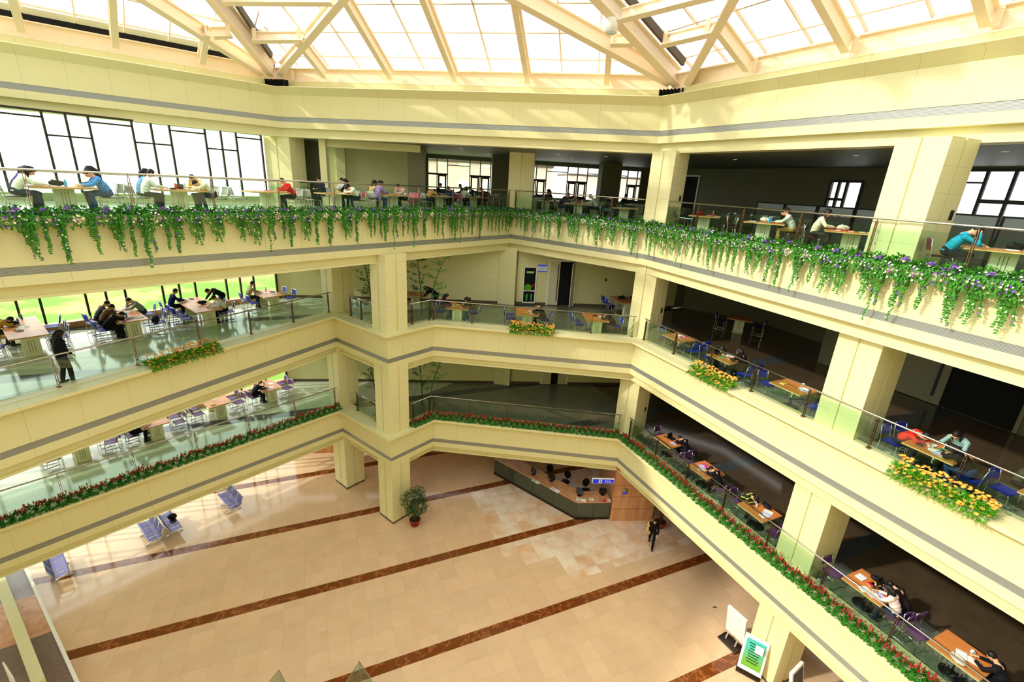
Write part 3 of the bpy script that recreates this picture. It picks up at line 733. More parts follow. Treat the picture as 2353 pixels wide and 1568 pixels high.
def table(key, x, y, z, udeg, w, l, style, label, h=.73, mid=False):
    """x, y = middle of the near edge (or of the whole top with mid=True)"""
    u = d2(udeg); v = d2(udeg+90); p = V2(x, y)
    if mid: p = p-v*l/2
    r = make_table(w, l, h, style); r.location = (p.x, p.y, z); r.rotation_euler = (0, 0, R(udeg)); tag(r, label, 'table')
    TABLES[key] = (p, u, v, z, w, l, h, udeg); return r
ORD = ['first', 'second', 'third', 'fourth', 'fifth', 'sixth', 'seventh', 'eighth']
LOC = {}
def tb(key, loc, *a, **k):
    LOC[key] = loc; table(key, *a, label='pale beech reading table, %s' % loc, **k)
for i, (x, y, l) in enumerate(((-16.3, 14.65, 3.0), (-14.58, 16.93, 2.6), (-12.87, 18.88, 2.8), (-11.62, 21.88, 1.7))):
    tb('A%d' % (i+1), '%s table from the standing woman, marigold balcony' % ORD[i], x, y, 9.85, 51.5, 1.0, l, 'panel')
for i, (x, y) in enumerate(((-16.77, 15.78), (-15.2, 17.7), (-13.75, 19.9), (-12.25, 21.86))):
    tb('B%d' % (i+1), '%s window table before the rear wall, salvia balcony' % ['fourth', 'third', 'second', 'first'][i], x, y, 4.85, 51.5, 1.02, 1.42, 'panel')
for i, (x, y, l) in enumerate(((-2.72, 21.49, 1.32), (.66, 21.12, 1.32), (3.93, 20.8, 1.5))):
    tb('C%d' % (i+1), '%s table from the bamboo along the middle marigold railing' % ORD[i], x, y, 9.85, 0, 1.08, l, 'panel')
tb('C4', 'back table by the rear wall, far from the bamboo', 6.3, 24.9, 9.85, 10, 1.1, 1.6, 'panel')
tb('C5', 'shaded table right behind the bamboo, marigold balcony', -5.2, 23.6, 9.85, 8, 1.3, 1.0, 'panel')
for i, (x, y) in enumerate(((7.17, 19.06), (8.23, 16.76), (9.39, 14.24), (11.0, 10.57), (12.05, 8.62))):
    tb('D%d' % (i+1), '%s railing table on the dim marigold side' % ORD[i], x, y, 9.85, -65, 1.1, 1.02, 'disc', mid=True)
tb('D6', 'dark table deep inside the dim marigold side', 11.3, 22.6, 9.85, -30, 1.2, 1.0, 'panel')
for i, (x, y) in enumerate(((7.56, 19.05), (8.37, 16.8), (9.43, 14.38), (11.15, 11.05), (12.05, 9.0))):
    tb('E%d' % (i+1), '%s table behind the red salvia railing' % ORD[i], x, y, 4.85, -65, 1.1, 1.02, 'disc', mid=True)
for i, (x, y) in enumerate(((-12.95, 13.72), (-11.2, 16.05), (-9.55, 18.6), (-7.65, 20.75), (-5.75, 23.05), (-3.9, 25.3), (-2.3, 27.3))):
    tb('F%d' % (i+1), '%s ivy-balcony table on the window side' % ORD[i], x, y, 14.85, 51.3, 1.45, 1.0, 'panel')
for i, (x, y, a, w) in enumerate(((1.5, 28.0, 0, 1.5), (3.1, 25.9, -8, 1.45), (5.1, 23.6, -10, 1.35))):
    tb('G%d' % (i+1), '%s table right of the inner corner column, ivy balcony' % ORD[i], x, y, 14.85, a, w, .95, 'panel')
for i, (x, y, a, w) in enumerate(((7.5, 19.7, -25, 1.2), (8.6, 17.0, -30, 1.3), (9.95, 14.3, -30, 1.45), (10.9, 10.6, -38, 1.5))):
    tb('H%d' % (i+1), '%s table on the dim ivy side' % ORD[i], x, y, 14.85, a, w, .95, 'panel')
for i, (x, y) in enumerate(((-3.9, 29.4), (.9, 31.3), (2.6, 29.3), (4.3, 28.0), (7.6, 30.2), (-4.9, 31.6))):
    tb('K%d' % (i+1), '%s study desk in the far window hall' % ORD[i], x, y, 14.85, 7, 1.9, 1.0, 'panel')
def slot(key, side, off):
    """plan position and heading of a seat: side -1 / +1 across the table, off = metres in from the near edge"""
    p, u, v, z, w, l, h, ud = TABLES[key]
    q = p+u*side*(w/2+.27)+v*off
    return q, R(ud)+(R(-90) if side < 0 else R(90)), z      # local +y looks at the table
SIDE = {-1: 'near side', 1: 'far side'}
def chair_at(key, side, off, colr, word, jit=True, back=None):
    q, rz, z = slot(key, side, off); p, u, v = TABLES[key][:3]
    if jit: q = q+u*side*rnd.uniform(.0, .16); rz += R(rnd.uniform(-12, 12))
    l = TABLES[key][5]; f = off/l
    place = ('railing end' if f < .34 else 'inner end' if f > .62 else 'middle')
    sd = 'left flank' if side < 0 else 'right flank'
    lab = '%s chair, %s, %s, %s' % (word, sd, place, LOC[key])
    ws = lab.split()
    if len(ws) > 16: lab = ' '.join(ws[:16])
    n = 0
    while lab in LABELS: n += 1; lab = lab.replace(word+' chair', ['turned ', 'second ', 'angled '][n-1]+word+' chair')
    return dup(CHAIR, (q.x, q.y, z), rz, lab, None, 'chair', {'seat': colr, 'backrest': back or colr})
B, PU, GY, PK, WI = ('chair_blue', 'blue'), ('chair_purple', 'purple'), ('chair_grey', 'grey'), ('chair_pink', 'pink'), ('chair_wine', 'wine red')
SEATS = {  # key: [(side, off, colour)]
 'A1': [(-1, .35, B), (-1, 1.1, B), (-1, 1.9, B), (1, .45, B), (1, 1.15, B), (1, 2.1, B)],
 'A2': [(-1, .4, B), (-1, 1.05, B), (-1, 1.75, B), (1, .3, B), (1, 1.1, B), (1, 1.9, B)],
 'A3': [(-1, .35, B), (-1, .95, B), (-1, 1.55, B), (-1, 2.3, B), (1, .5, B), (1, 1.3, B), (1, 2.1, B)],
 'A4': [(-1, .4, B), (-1, 1.15, B), (1, .35, B), (1, 1.2, B)],
 'B1': [(-1, .3, PU), (-1, 1., PU), (1, .3, PU), (1, 1., PU)], 'B2': [(-1, .35, PU), (-1, 1.05, PU), (1, .35, PU), (1, 1.05, PU)],
 'B3': [(-1, .35, PU), (-1, 1.05, PU), (1, .35, PU), (1, 1.05, PU)], 'B4': [(-1, .4, PU), (1, .35, PU), (1, 1.05, PU)],
 'C1': [(-1, .4, B), (1, .4, B), (-1, 1.0, B)], 'C2': [(-1, .3, B), (-1, .95, B), (1, .4, B)], 'C3': [(-1, .25, B), (-1, .9, B), (1, .4, B)],
 'C4': [(-1, .4, B), (-1, 1.1, B), (1, .7, B)], 'C5': [(1, .5, B)],
 'D1': [(-1, .5, B), (1, .35, B), (1, .95, B)], 'D2': [(-1, .45, B), (1, .3, B), (1, .8, B)], 'D3': [(-1, .45, B), (1, .3, B), (1, .9, B)],
 'D4': [(-1, .4, B), (1, .3, B), (-1, .95, B)], 'D5': [(-1, .4, B), (1, .5, B)], 'D6': [(-1, .4, B), (1, .5, B)],
 'E1': [(-1, .75, PU), (1, .3, PU), (1, .8, PU)], 'E2': [(-1, .6, PU), (1, .4, PU)], 'E3': [(-1, .5, PU), (1, .85, PU), (1, .25, PU)],
 'E4': [(-1, .3, PU), (1, .35, PU), (1, .85, PU)], 'E5': [(-1, .4, PU), (1, .9, PU), (1, .4, PU)],
 'F1': [(-1, .3, GY), (-1, .75, GY), (1, .35, GY), (1, .8, GY)], 'F2': [(-1, .3, GY), (-1, .75, GY), (1, .3, GY), (1, .85, GY)],
 'F3': [(-1, .3, GY), (-1, .8, GY), (1, .35, GY), (1, .85, PK)], 'F4': [(-1, .35, GY), (-1, .9, PK), (1, .35, PK), (1, .85, GY)],
 'F5': [(-1, .35, GY), (1, .8, PK), (1, .3, PK)], 'F6': [(-1, .35, GY), (-1, .9, PK), (1, .4, WI)], 'F7': [(-1, .35, PK), (-1, .8, WI), (1, .4, WI)],
 'G1': [(-1, .4, WI), (1, .5, WI)], 'G2': [(-1, .35, WI), (1, .4, WI)], 'G3': [(-1, .5, WI), (1, .3, WI), (1, .8, WI)],
 'H1': [(-1, .4, WI), (1, .3, WI), (1, .8, WI)], 'H2': [(-1, .5, WI), (1, .35, WI), (1, .85, WI)], 'H3': [(-1, .4, WI), (-1, .85, WI), (1, .3, WI), (1, .8, WI)], 'H4': [(-1, .35, WI), (1, .4, WI)],
}
for key, ss in SEATS.items():
    for sd, off, (m_, w_) in ss: chair_at(key, sd, off, m_, w_)
# ------------------------------------------------------------------ plants
def rdir(zlo=-1., zhi=1.):
    a = rnd.uniform(0, 2*math.pi); z = rnd.uniform(zlo, zhi); q = math.sqrt(max(0, 1-z*z)); return Vector((q*math.cos(a), q*math.sin(a), z))
def flower(mb, p, n, r, k=5):
    n = n.normalized(); a = n.orthogonal().normalized(); b = n.cross(a); i0 = len(mb.v); mb.v.append(tuple(p-n*r*.25))
    for i in range(k*2):
        q = r if i % 2 == 0 else r*.55; t = math.pi*i/k; mb.v.append(tuple(p+(a*math.cos(t)+b*math.sin(t))*q+n*(r*.2 if i % 2 == 0 else 0)))
    mb.f += [(i0, i0+1+i, i0+1+(i+1) % (2*k)) for i in range(2*k)]
def make_ivy(seed):
    """one planting unit: a mound on the ledge and strands hanging down its front; +y points into the atrium"""
    global rnd; keep = rnd; rnd = random.Random(seed)
    r = thing('hanging_ivy', '', 'plant'); r['label'] = ''
    f = MB(); pu = MB(); wh = MB()
    for i in range(240):
        d = rdir(-.35, 1); p = Vector((d.x*.36*rnd.uniform(.5, 1), d.y*.24*rnd.uniform(.5, 1)+.08, .03+d.z*.22*rnd.uniform(.4, 1)))
        f.leaf(p, d+rdir()*.6+Vector((0, .25, -.25)), d+rdir()*.4, rnd.uniform(.06, .095), rnd.uniform(.045, .07))
    for i in range(110):
        p = Vector((rnd.uniform(-.34, .34), .28+rnd.uniform(-.04, .07), rnd.uniform(-.34, .14)*rnd.uniform(.4, 1))); f.leaf(p, Vector((rnd.uniform(-.6, .6), .5, -1)), Vector((0, 1, .4))+rdir()*.5, rnd.uniform(.055, .09), rnd.uniform(.045, .065))
    st = MB()
    xc = [rnd.uniform(-.3, .3) for i in range(2 + seed % 2)]
    for i in range(rnd.randint(9, 13)):
        x, ln = rnd.choice(xc)+rnd.gauss(0, .055), rnd.choice([.35, .5, .6, .7, .8, .95, 1.15])*rnd.uniform(.85, 1.1); pts = []; n = int(ln/.05)
        for k in range(n+1):
            pts.append(Vector((x+math.sin(k*.6+i)*.02+rnd.uniform(-.008, .008), .27+.03*math.sin(k*.35+i*2)-.05*min(1, k/8), .02-k*.05)))
        if len(pts) > 2: st.tube(pts, .004, 3, False)
        for k, p in enumerate(pts):
            for s in (-1, 1):
                if rnd.random() < .85: f.leaf(p, Vector((s*rnd.uniform(.5, 1), rnd.uniform(.1, .5), -rnd.uniform(.4, 1.2))), Vector((0, 1, .3))+rdir()*.4, rnd.uniform(.055, .085)*(1-.3*k/(n+1)), rnd.uniform(.042, .062))
            if rnd.random() < .07: flower(pu if rnd.random() < .6 else wh, p+Vector((0, .05, 0)), Vector((0, 1, .3)), .024)
    for mb, cnt, sz in ((pu, rnd.randint(26, 36), .03), (wh, rnd.randint(24, 32), .027)):
        cx, cz = rnd.uniform(-.2, .2), rnd.uniform(.05, .16)
        for i in range(cnt):
            if i < cnt*.45 and mb is pu: d = rdir(-.2, 1); p = Vector((cx, .18, cz))+d*rnd.uniform(.02, .1)
            else: d = (rdir(-.2, 1)+Vector((0, .7, 0))).normalized(); p = Vector((d.x*.37, .1+d.y*.26, rnd.uniform(-.25, .0)+d.z*.2))
            flower(mb, p+Vector((0, .02, .015)), d+Vector((0, .5, .3)), sz*rnd.uniform(.7, 1.25))
    f.build('foliage', 'leaf_ivy', r); st.build('vine_stem', 'stem_green', r); pu.build('purple_blossom', 'petal_purple', r); wh.build('white_blossom', 'petal_white', r)
    MB().bbox(0, -.02, .05, .5, .16, .1, .01).build('planter', 'leaf_dark', r)
    rnd = keep; return remember(r)
IVY = [make_ivy(100+i) for i in range(7)]
def along(poly, off, step, a0, a1):
    """positions and headings along one straight run (a0, a1 trimmed from its ends); +y of the copy points into the atrium"""
    p, q = [offset(poly, off)[i] for i in (0, 1)] if len(poly) == 2 else poly[:2]
    t = (q-p); L = t.length; t.normalize(); n = max(1, int(round((L-a0-a1)/step))); out = []
    for i in range(n):
        s = a0+(L-a0-a1)*(i+.5)/n; x = p+t*s; out.append((x.x, x.y, math.atan2(t.y, t.x)+math.pi))
    return out
GR = ('purple and white flowering ivy trailing from the third-storey ledge, window side', 'purple and white flowering ivy trailing from the ledge between inner corner and sunlit column', 'purple and white flowering ivy trailing from the third-storey ledge, dim side')
pl3 = offset(POLY[3], .02)
for j, (a0, a1) in enumerate(((4.6, .1), (.1, .1), (.1, 5.0))):
    for x, y, rz in along([pl3[j], pl3[j+1]], 0, .55, a0, a1):
        sc_ = rnd.uniform(.88, 1.15)
        dup(rnd.choice(IVY), (x, y, 15.0), rz+R(rnd.uniform(-6, 6)), GR[j], 'hanging ivy on run %s' % 'abc'[j], 'plant', scale=(1, 1, sc_))
PROTOS += IVY
def make_salvia(seed):
    global rnd; keep = rnd; rnd = random.Random(seed)
    r = thing('red_salvia', '', 'plant'); r['label'] = ''; f = MB(); b = MB()
    for i in range(170):
        d = rdir(-.1, 1); p = Vector((d.x*.17*rnd.uniform(.5, 1), d.y*.15*rnd.uniform(.5, 1), .05+d.z*.23*rnd.uniform(.5, 1))); f.leaf(p, d+rdir()*.5, d+rdir()*.5, rnd.uniform(.06, .095), rnd.uniform(.032, .05))
    for i in range(60):
        p = Vector((rnd.uniform(-.16, .16), rnd.uniform(.1, .24), rnd.uniform(-.02, .14))); f.leaf(p, Vector((rnd.uniform(-.5, .5), 1, -.5)), Vector((0, .3, 1)), .075, .04)
    for i in range(rnd.randint(8, 11)):
        x, y, h = rnd.uniform(-.14, .14), rnd.uniform(-.1, .14), rnd.uniform(.24, .37)
        f.tube([(x, y, .1), (x, y, h)], .004, 3, False)
        for k in range(9):
            d = rdir(-.2, .6); flower(b, Vector((x, y, h-.05+k*.01))+d*.016, d, .022*(1.2-k/18), 3)
    f.build('foliage', 'leaf_salvia', r); b.build('red_blossom', 'petal_red', r)
    rnd = keep; return remember(r)
SAL = [make_salvia(200+i) for i in range(4)]; PROTOS += SAL
pl1 = offset(POLY[1], -.02)
for j, (a0, a1, lab) in enumerate(
                                ((.3, .1, 'red salvia in the row along the first-storey ledge, lawn-window side'), (0, 0, ''), (1.15, .05, 'red salvia on the short ledge right of the central column'), (.1, .05, 'red salvia in the row along the middle of the first-storey ledge'), (.1, 5.0, 'red salvia in the row along the first-storey ledge, dim side'))):
    if lab:
        for x, y, rz in along([pl1[j], pl1[j+1]], 0, .28, a0, a1):
            dup(rnd.choice(SAL), (x, y, 5.0), rz+R(rnd.uniform(-25, 25)), lab, 'red salvias on ledge run %s' % 'abcde'[j], 'plant', scale=(1, 1, rnd.uniform(.85, 1.2)))
def marigold(x, y, rz, ln, label, seed):
    global rnd; keep = rnd; rnd = random.Random(seed)
    r = thing('marigold_box', label, 'flower box', (x, y, 10.0), rz); f = MB(); b = MB(); c = MB()
    MB().bbox(0, -.02, .07, ln*.9, .18, .12, .012).build('trough', 'leaf_dark', r)
    for i in range(int(1300*ln/2)):
        p = Vector((rnd.uniform(-ln/2, ln/2), rnd.uniform(-.1, .3), rnd.uniform(.03, .16))); d = Vector((rnd.uniform(-.6, .6), rnd.uniform(-.3, .9), rnd.uniform(.1, 1.)))
        f.leaf(p, d, rdir(), rnd.uniform(.12, .22), rnd.uniform(.018, .034))
    for i in range(int(420*ln/2)):
        p = Vector((rnd.uniform(-ln/2, ln/2), .3+rnd.uniform(-.05, .08), rnd.uniform(-.06, .1))); f.leaf(p, Vector((rnd.uniform(-.5, .5), 1, rnd.uniform(-1, .2))), rdir(), rnd.uniform(.1, .2), .022)
    for i in range(int(165*ln/2)):
        y0 = rnd.uniform(-.1, .42); p = Vector((rnd.uniform(-ln/2, ln/2), y0, .36-.3*max(0, y0-.05)/.35+rnd.uniform(-.06, .06))); d = Vector((rnd.uniform(-.5, .5), rnd.uniform(0, .8), 1)); s = rnd.uniform(.042, .058)
        flower(b, p, d, s, 9)
    f.build('foliage', 'leaf_bright', r); b.build('orange_blossom', 'petal_orange', r); rnd = keep
pl2 = offset(POLY[2], -.02)
def onrun(j, x, y):
    p, q = pl2[j], pl2[j+1]; t = (q-p).normalized(); s = (V2(x, y)-p).dot(t); z = p+t*s; return z.x, z.y, math.atan2(t.y, t.x)+math.pi
for (j, x, y, ln, lab, sd) in ((0, -11.55, 15.1, 2.4, 'orange marigold box on the ledge before the lawn windows', 1), (3, .9, 20.6, 2.0, 'orange marigold box on the middle ledge facing the fire cabinet', 2),
                               (4, 7.6, 16.0, 1.9, 'smaller orange marigold box on the dim side ledge, nearer the inner column', 3), (4, 10.5, 9.6, 2.0, 'large nearest orange marigold box on the dim side ledge', 4)):
    a = onrun(j, x, y); marigold(a[0], a[1], a[2], ln, lab, sd)
# bamboo behind the short railings
def bamboo(x, y, z, h, lean, laz, label, group, seed, dark=True):
    global rnd; keep = rnd; rnd = random.Random(seed)
    r = thing('bamboo', label, 'plant', (x, y, z), 0, group); st = MB(); f = MB(); pts = []
    for k in range(10):
        t = k/9; pts.append(Vector((math.cos(laz)*lean*t*t, math.sin(laz)*lean*t*t, h*t)))
    st.tube(pts, [.032*(1-.5*k/9) for k in range(10)], 7)
    for k in range(1, 10): st.lathe([(.036*(1-.5*k/9), -.01), (.04*(1-.5*k/9), 0), (.036*(1-.5*k/9), .01)], 7, pts[k])
    for k in range(3, 10):
        for b in range(4):
            a = rnd.uniform(0, 6.28); d = Vector((math.cos(a), math.sin(a), .35)); q = pts[k]; e = q+d*rnd.uniform(.25, .6)
            st.tube([q, e], .005, 3, False)
            for j in range(9):
                p = q+(e-q)*rnd.uniform(.3, 1.05); f.leaf(p, d+rdir()*.8+Vector((0, 0, -.35)), rdir(), rnd.uniform(.12, .2), rnd.uniform(.025, .04))
    st.build('culm', 'stem_green' if not dark else 'leaf_dark', r); f.build('foliage', 'leaf_bamboo' if dark else 'leaf_bright', r); rnd = keep
for z, nm in ((9.85, 'marigold'), (4.85, 'salvia')):
    for i, (x, y, h, le, az) in enumerate(((-7.15, 22.9, 3.05, .25, .4), (-7.0, 22.2, 3.1, .5, 2.9), (-6.5, 22.5, 3.05, .2, 1.2), (-5.9, 22.6, 3.0, .15, 2.), (-4.6, 22.5, 3.05, .35, 2.6), (-4.2, 22.6, 2.9, .7, .1))):
        w_ = ['slim dark bamboo beside the window-side column', 'bamboo bending towards the windows', 'upright bamboo in the middle of the clump', 'bamboo just left of the central column', 'bamboo right of the central column, leaning back', 'pale green bamboo leaning out right of the central column'][i]
        bamboo(x, y, z, h, le, az, w_+', %s balcony' % nm, 'bamboo clump, %s balcony' % nm, 300+i+int(z), i < 5)
def potted(name, label, x, y, h, rw, seed, n=900, m='leaf_dark', bare=False, pot='terracotta'):
    global rnd; keep = rnd; rnd = random.Random(seed)
    r = thing(name, label, 'plant', (x, y, 0))
    p = MB().lathe([(0, 0), (.19, 0), (.26, .3), (.28, .3), (.28, .36), (.25, .36), (.24, .31), (0, .31)], 20).build('pot', pot, r, True)
    MB().lathe([(0, .3), (.24, .3), (.24, .325), (0, .33)], 16).build('soil', 'soil', r)
    t = MB(); f = MB()
    for k in range(4 if not bare else 6):
        a = k*1.6; e = Vector((math.cos(a)*rw*.5, math.sin(a)*rw*.5, h*rnd.uniform(.55, .9))); t.tube([(math.cos(a)*.03, math.sin(a)*.03, .3), (math.cos(a)*.06, math.sin(a)*.06, h*.35), e], [.022, .018, .008], 6)
        for j in range(7):
            q = Vector((math.cos(a)*.06, math.sin(a)*.06, h*.35))+(e-Vector((math.cos(a)*.06, math.sin(a)*.06, h*.35)))*rnd.random(); t.tube([q, q+rdir(-.2, .8)*rw*.7], .006, 3, False)
    for i in range(n):
        d = rdir(-1, 1); q = rnd.uniform(.35, 1)**.6; c = Vector((0, 0, h*.62)); p = c+Vector((d.x*rw*q, d.y*rw*q, d.z*h*.37*q)); p.x += .12*math.sin(p.z*7); f.leaf(p, d+rdir()*.9+Vector((0, 0, -.5)), d+rdir()*.7, rnd.uniform(.05, .1), rnd.uniform(.025, .045))
    t.build('trunk', 'stem_brown', r); f.build('foliage', m, r); rnd = keep; return r
potted('potted_ficus', 'bushy dark ficus in a red pot by the foot of the central column', -4.3, 19.0, 2.25, .6, 401, 2600)
potted('potted_tree', 'sparse dark plant in a terracotta pot behind the walking person', 8.2, 19.9, 1.9, .5, 402, 260, 'leaf_dark', True)
# ------------------------------------------------------------------ people
def remesh(mb, vox, name, smooth=2):
    me = bpy.data.meshes.new(name+'_src'); me.from_pydata(mb.v, [], mb.f); o = bpy.data.objects.new(name, me); COL.objects.link(o)
    m = o.modifiers.new('r', 'REMESH'); m.mode = 'VOXEL'; m.voxel_size = vox; m.use_smooth_shade = True
    s = o.modifiers.new('s', 'SMOOTH'); s.iterations = smooth; s.factor = .4
    dg = bpy.context.evaluated_depsgraph_get(); out = bpy.data.meshes.new_from_object(o.evaluated_get(dg)); out.name = name
    bpy.data.objects.remove(o); bpy.data.meshes.remove(me); return out
def limb(mb, pts, rs, n=10):
    """tapered rounded limb through the joints"""
    mb.tube(pts, rs, n)
    for p, r in zip(pts, rs): mb.ell(p, (r, r, r), 10, 6)
def V(*a): return Vector(a)
POSES = {
 # seated at a table: hips, chest, neck, head, head pitch, (shoulder, elbow, wrist) x2, (hip, knee, ankle) x2
 'write': dict(hip=V(0, 0, .575), chest=V(0, .17, .90), neck=V(0, .26, 1.05), head=V(0, .37, 1.13), pitch=55, L=(V(-.18, .2, .96), V(-.25, .36, .82), V(-.09, .56, .79)), R=(V(.18, .2, .96), V(.26, .34, .82), V(.12, .58, .79)), LL=(V(-.09, 0, .57), V(-.11, .41, .54), V(-.12, .36, .09)), RL=(V(.09, 0, .57), V(.12, .42, .54), V(.13, .4, .09))),
 'read': dict(hip=V(0, 0, .575), chest=V(0, .1, .94), neck=V(0, .16, 1.10), head=V(0, .24, 1.22), pitch=38, L=(V(-.18, .12, 1.0), V(-.25, .24, .83), V(-.1, .5, .8)), R=(V(.18, .12, 1.0), V(.25, .26, .83), V(.1, .5, .8)), LL=(V(-.09, 0, .57), V(-.11, .42, .54), V(-.1, .39, .09)), RL=(V(.09, 0, .57), V(.11, .42, .54), V(.14, .34, .09))),
 'headdown': dict(hip=V(0, 0, .575), chest=V(0, .24, .84), neck=V(0, .38, .93), head=V(0, .5, .95), pitch=75, L=(V(-.18, .28, .91), V(-.27, .46, .82), V(-.04, .6, .79)), R=(V(.18, .28, .91), V(.27, .46, .82), V(.06, .56, .8)), LL=(V(-.09, 0, .57), V(-.12, .4, .54), V(-.12, .3, .09)), RL=(V(.09, 0, .57), V(.12, .41, .54), V(.13, .42, .09))),
 'prop': dict(hip=V(0, 0, .575), chest=V(0, .18, .9), neck=V(0, .28, 1.04), head=V(.02, .39, 1.11), pitch=58, L=(V(-.18, .22, .95), V(-.24, .42, .82), V(-.03, .58, .79)), R=(V(.18, .22, .95), V(.22, .47, .82), V(.1, .45, 1.06)), LL=(V(-.09, 0, .57), V(-.11, .41, .54), V(-.12, .42, .09)), RL=(V(.09, 0, .57), V(.12, .42, .54), V(.13, .3, .09))),
 'stand': dict(hip=V(0, 0, .92), chest=V(0, .03, 1.28), neck=V(0, .06, 1.43), head=V(0, .12, 1.555), pitch=34, L=(V(-.18, .01, 1.36), V(-.22, .03, 1.08), V(-.16, .2, .98)), R=(V(.18, .01, 1.36), V(.22, .02, 1.08), V(.18, .16, .94)), LL=(V(-.09, 0, .9), V(-.1, .03, .48), V(-.11, -.06, .09)), RL=(V(.09, 0, .9), V(.13, .06, .48), V(.2, .02, .09))),
 'lean': dict(hip=V(0, -.05, .9), chest=V(0, .24, 1.14), neck=V(0, .38, 1.2), head=V(0, .52, 1.18), pitch=62, L=(V(-.18, .29, 1.15), V(-.24, .42, .93), V(-.16, .56, .8)), R=(V(.18, .29, 1.15), V(.24, .44, .93), V(.12, .6, .8)), LL=(V(-.09, -.05, .9), V(-.1, .0, .48), V(-.1, -.06, .09)), RL=(V(.09, -.05, .9), V(.12, .04, .48), V(.12, .04, .09))),
 'walk': dict(hip=V(0, 0, .9), chest=V(0, .05, 1.26), neck=V(0, .08, 1.42), head=V(0, .13, 1.55), pitch=16, L=(V(-.18, .05, 1.34), V(-.23, .16, 1.08), V(-.2, .36, 1.0)), R=(V(.18, .05, 1.34), V(.22, -.02, 1.08), V(.18, .18, .98)), LL=(V(-.09, 0, .88), V(-.09, .22, .54), V(-.09, .24, .09)), RL=(V(.09, 0, .88), V(.1, -.04, .48), V(.1, -.38, .16))),
 'sit': dict(hip=V(0, 0, .5), chest=V(0, -.04, .92), neck=V(0, -.02, 1.08), head=V(0, .05, 1.2), pitch=30, L=(V(-.18, -.03, .98), V(-.24, .1, .74), V(-.12, .3, .66)), R=(V(.18, -.03, .98), V(.24, .1, .74), V(.12, .3, .66)), LL=(V(-.09, 0, .49), V(-.11, .42, .48), V(-.1, .5, .09)), RL=(V(.09, 0, .49), V(.11, .42, .48), V(.12, .46, .09))),
}
def head_mat(P): return Matrix.Rotation(-R(P['pitch']), 3, 'X')       # local +y = face
def build_pose(key, hair):
    P = POSES[key]; H = head_mat(P); hd = P['head']; b = MB(); sh = MB(); tr = MB(); so_ = MB(); hr = MB(); ey = MB()
    h = lambda x, y, z: hd+H @ Vector((x, y, z))
    # head with jaw, nose, brow, lips and ears
    b.ell(hd, (.074, .09, .112), 16, 12, H); b.ell(h(0, .03, -.05), (.055, .062, .062), 12, 8, H)
    limb(b, [h(0, .088, .02), h(0, .104, -.022)], [.011, .016], 8); b.ell(h(0, .085, -.062), (.026, .012, .01), 8, 6, H)
    b.ell(h(0, .078, .035), (.05, .016, .012), 8, 6, H)
    for s in (-1, 1): b.ell(h(s*.076, -.005, -.01), (.012, .02, .032), 8, 6, H); ey.ell(h(s*.03, .081, .014), (.011, .008, .008), 8, 5, H)
    limb(b, [P['chest']+V(0, 0, .08), P['neck'], hd-H @ V(0, .02, .05)], [.075, .056, .054])
    for mb, g in ((b, 0.), (sh, .014)):
        hip, ch = P['hip'], P['chest']; ax = (ch-hip)
        Rt = Matrix.Rotation(-math.atan2(ax.y, ax.z), 3, 'X')
        for k, (w_, d_) in enumerate(((.155, .12), (.14, .11), (.15, .112), (.165, .115), (.17, .11), (.135, .095))):
            t = k/5*1.16; bow = .03*math.sin(math.pi*min(1, t)); mb.ell(hip+ax*t+V(0, -bow, 0), (w_+g, d_+g, .1+g), 14, 8, Rt)
        for side in 'LR':
            s_, e, w_ = P[side]
            limb(mb, [ch+V(0, 0, .05)+(s_-ch)*.5, s_, e, w_+(e-w_)*(.0 if mb is b else .12)], [.075+g, .056+g, .042+g, .029+g*1.1])
    # hands: palm, four bent fingers and a thumb from its side
    for side, sg in (('L', -1), ('R', 1)):
        s_, e, w_ = P[side]; d = (w_-e).normalized(); up = V(0, 0, 1)-d*d.z
        if up.length < .3: up = V(0, 1, 0)-d*d.y
        up.normalize(); ac = d.cross(up).normalized(); pc = w_+d*.05
        Mt = Matrix((ac, d, up)).transposed(); b.ell(pc, (.036, .052, .017), 10, 6, Mt)
        for i, ln in enumerate((.062, .072, .068, .052)):
            q = pc+d*.043+ac*(i-1.5)*.0185; limb(b, [q, q+d*ln*.55-up*.004, q+d*ln*.95-up*.022], [.0095, .009, .0078], 6)
        q = pc-ac*sg*.03-d*.015; limb(b, [q, q-ac*sg*.024+d*.026, q-ac*sg*.026+d*.052-up*.01], [.011, .01, .0085], 6)
    for side in ('LL', 'RL'):
        hp, kn, an = P[side]
        limb(b, [hp, kn, an], [.085, .054, .036]); limb(tr, [hp, hp+(kn-hp)*.5, kn, kn+(an-kn)*.45, an+(kn-an)*.04], [.092, .084, .07, .066, .058])
        sh_l = an-kn; fw = V(0, 1, 0) if abs(an.z) < .13 else V(0, .75, -.6)
        f0 = V(an.x, an.y, max(.045, an.z-.05)); limb(b, [an, f0, f0+fw*.13], [.036, .035, .028])
        limb(so_, [f0-fw*.055, f0+fw*.04, f0+fw*.15], [.042, .046, .036]); so_.ell(f0+V(0, 0, .03), (.045, .05, .05), 10, 6)
    hip = P['hip']; tr.ell(hip+V(0, -.01, .0), (.165, .125, .1), 14, 8); tr.ell(hip+V(0, 0, .08), (.15, .118, .08), 14, 8)
    hr.ell(h(0, -.022, .026), (.088, .094, .104), 16, 10, H); hr.ell(h(0, .022, .082), (.062, .052, .032), 12, 8, H)
    if hair == 'long':
        limb(hr, [h(0, -.07, .02), h(0, -.1, -.1), h(0, -.11, -.1)+V(0, -.01, -.12), h(0, -.11, -.1)+V(0, 0, -.22)], [.08, .078, .07, .05], 12)
        for s in (-1, 1): limb(hr, [h(s*.07, 0, .04), h(s*.085, -.01, -.08), h(s*.08, .0, -.1)+V(0, 0, -.1)], [.03, .032, .022])
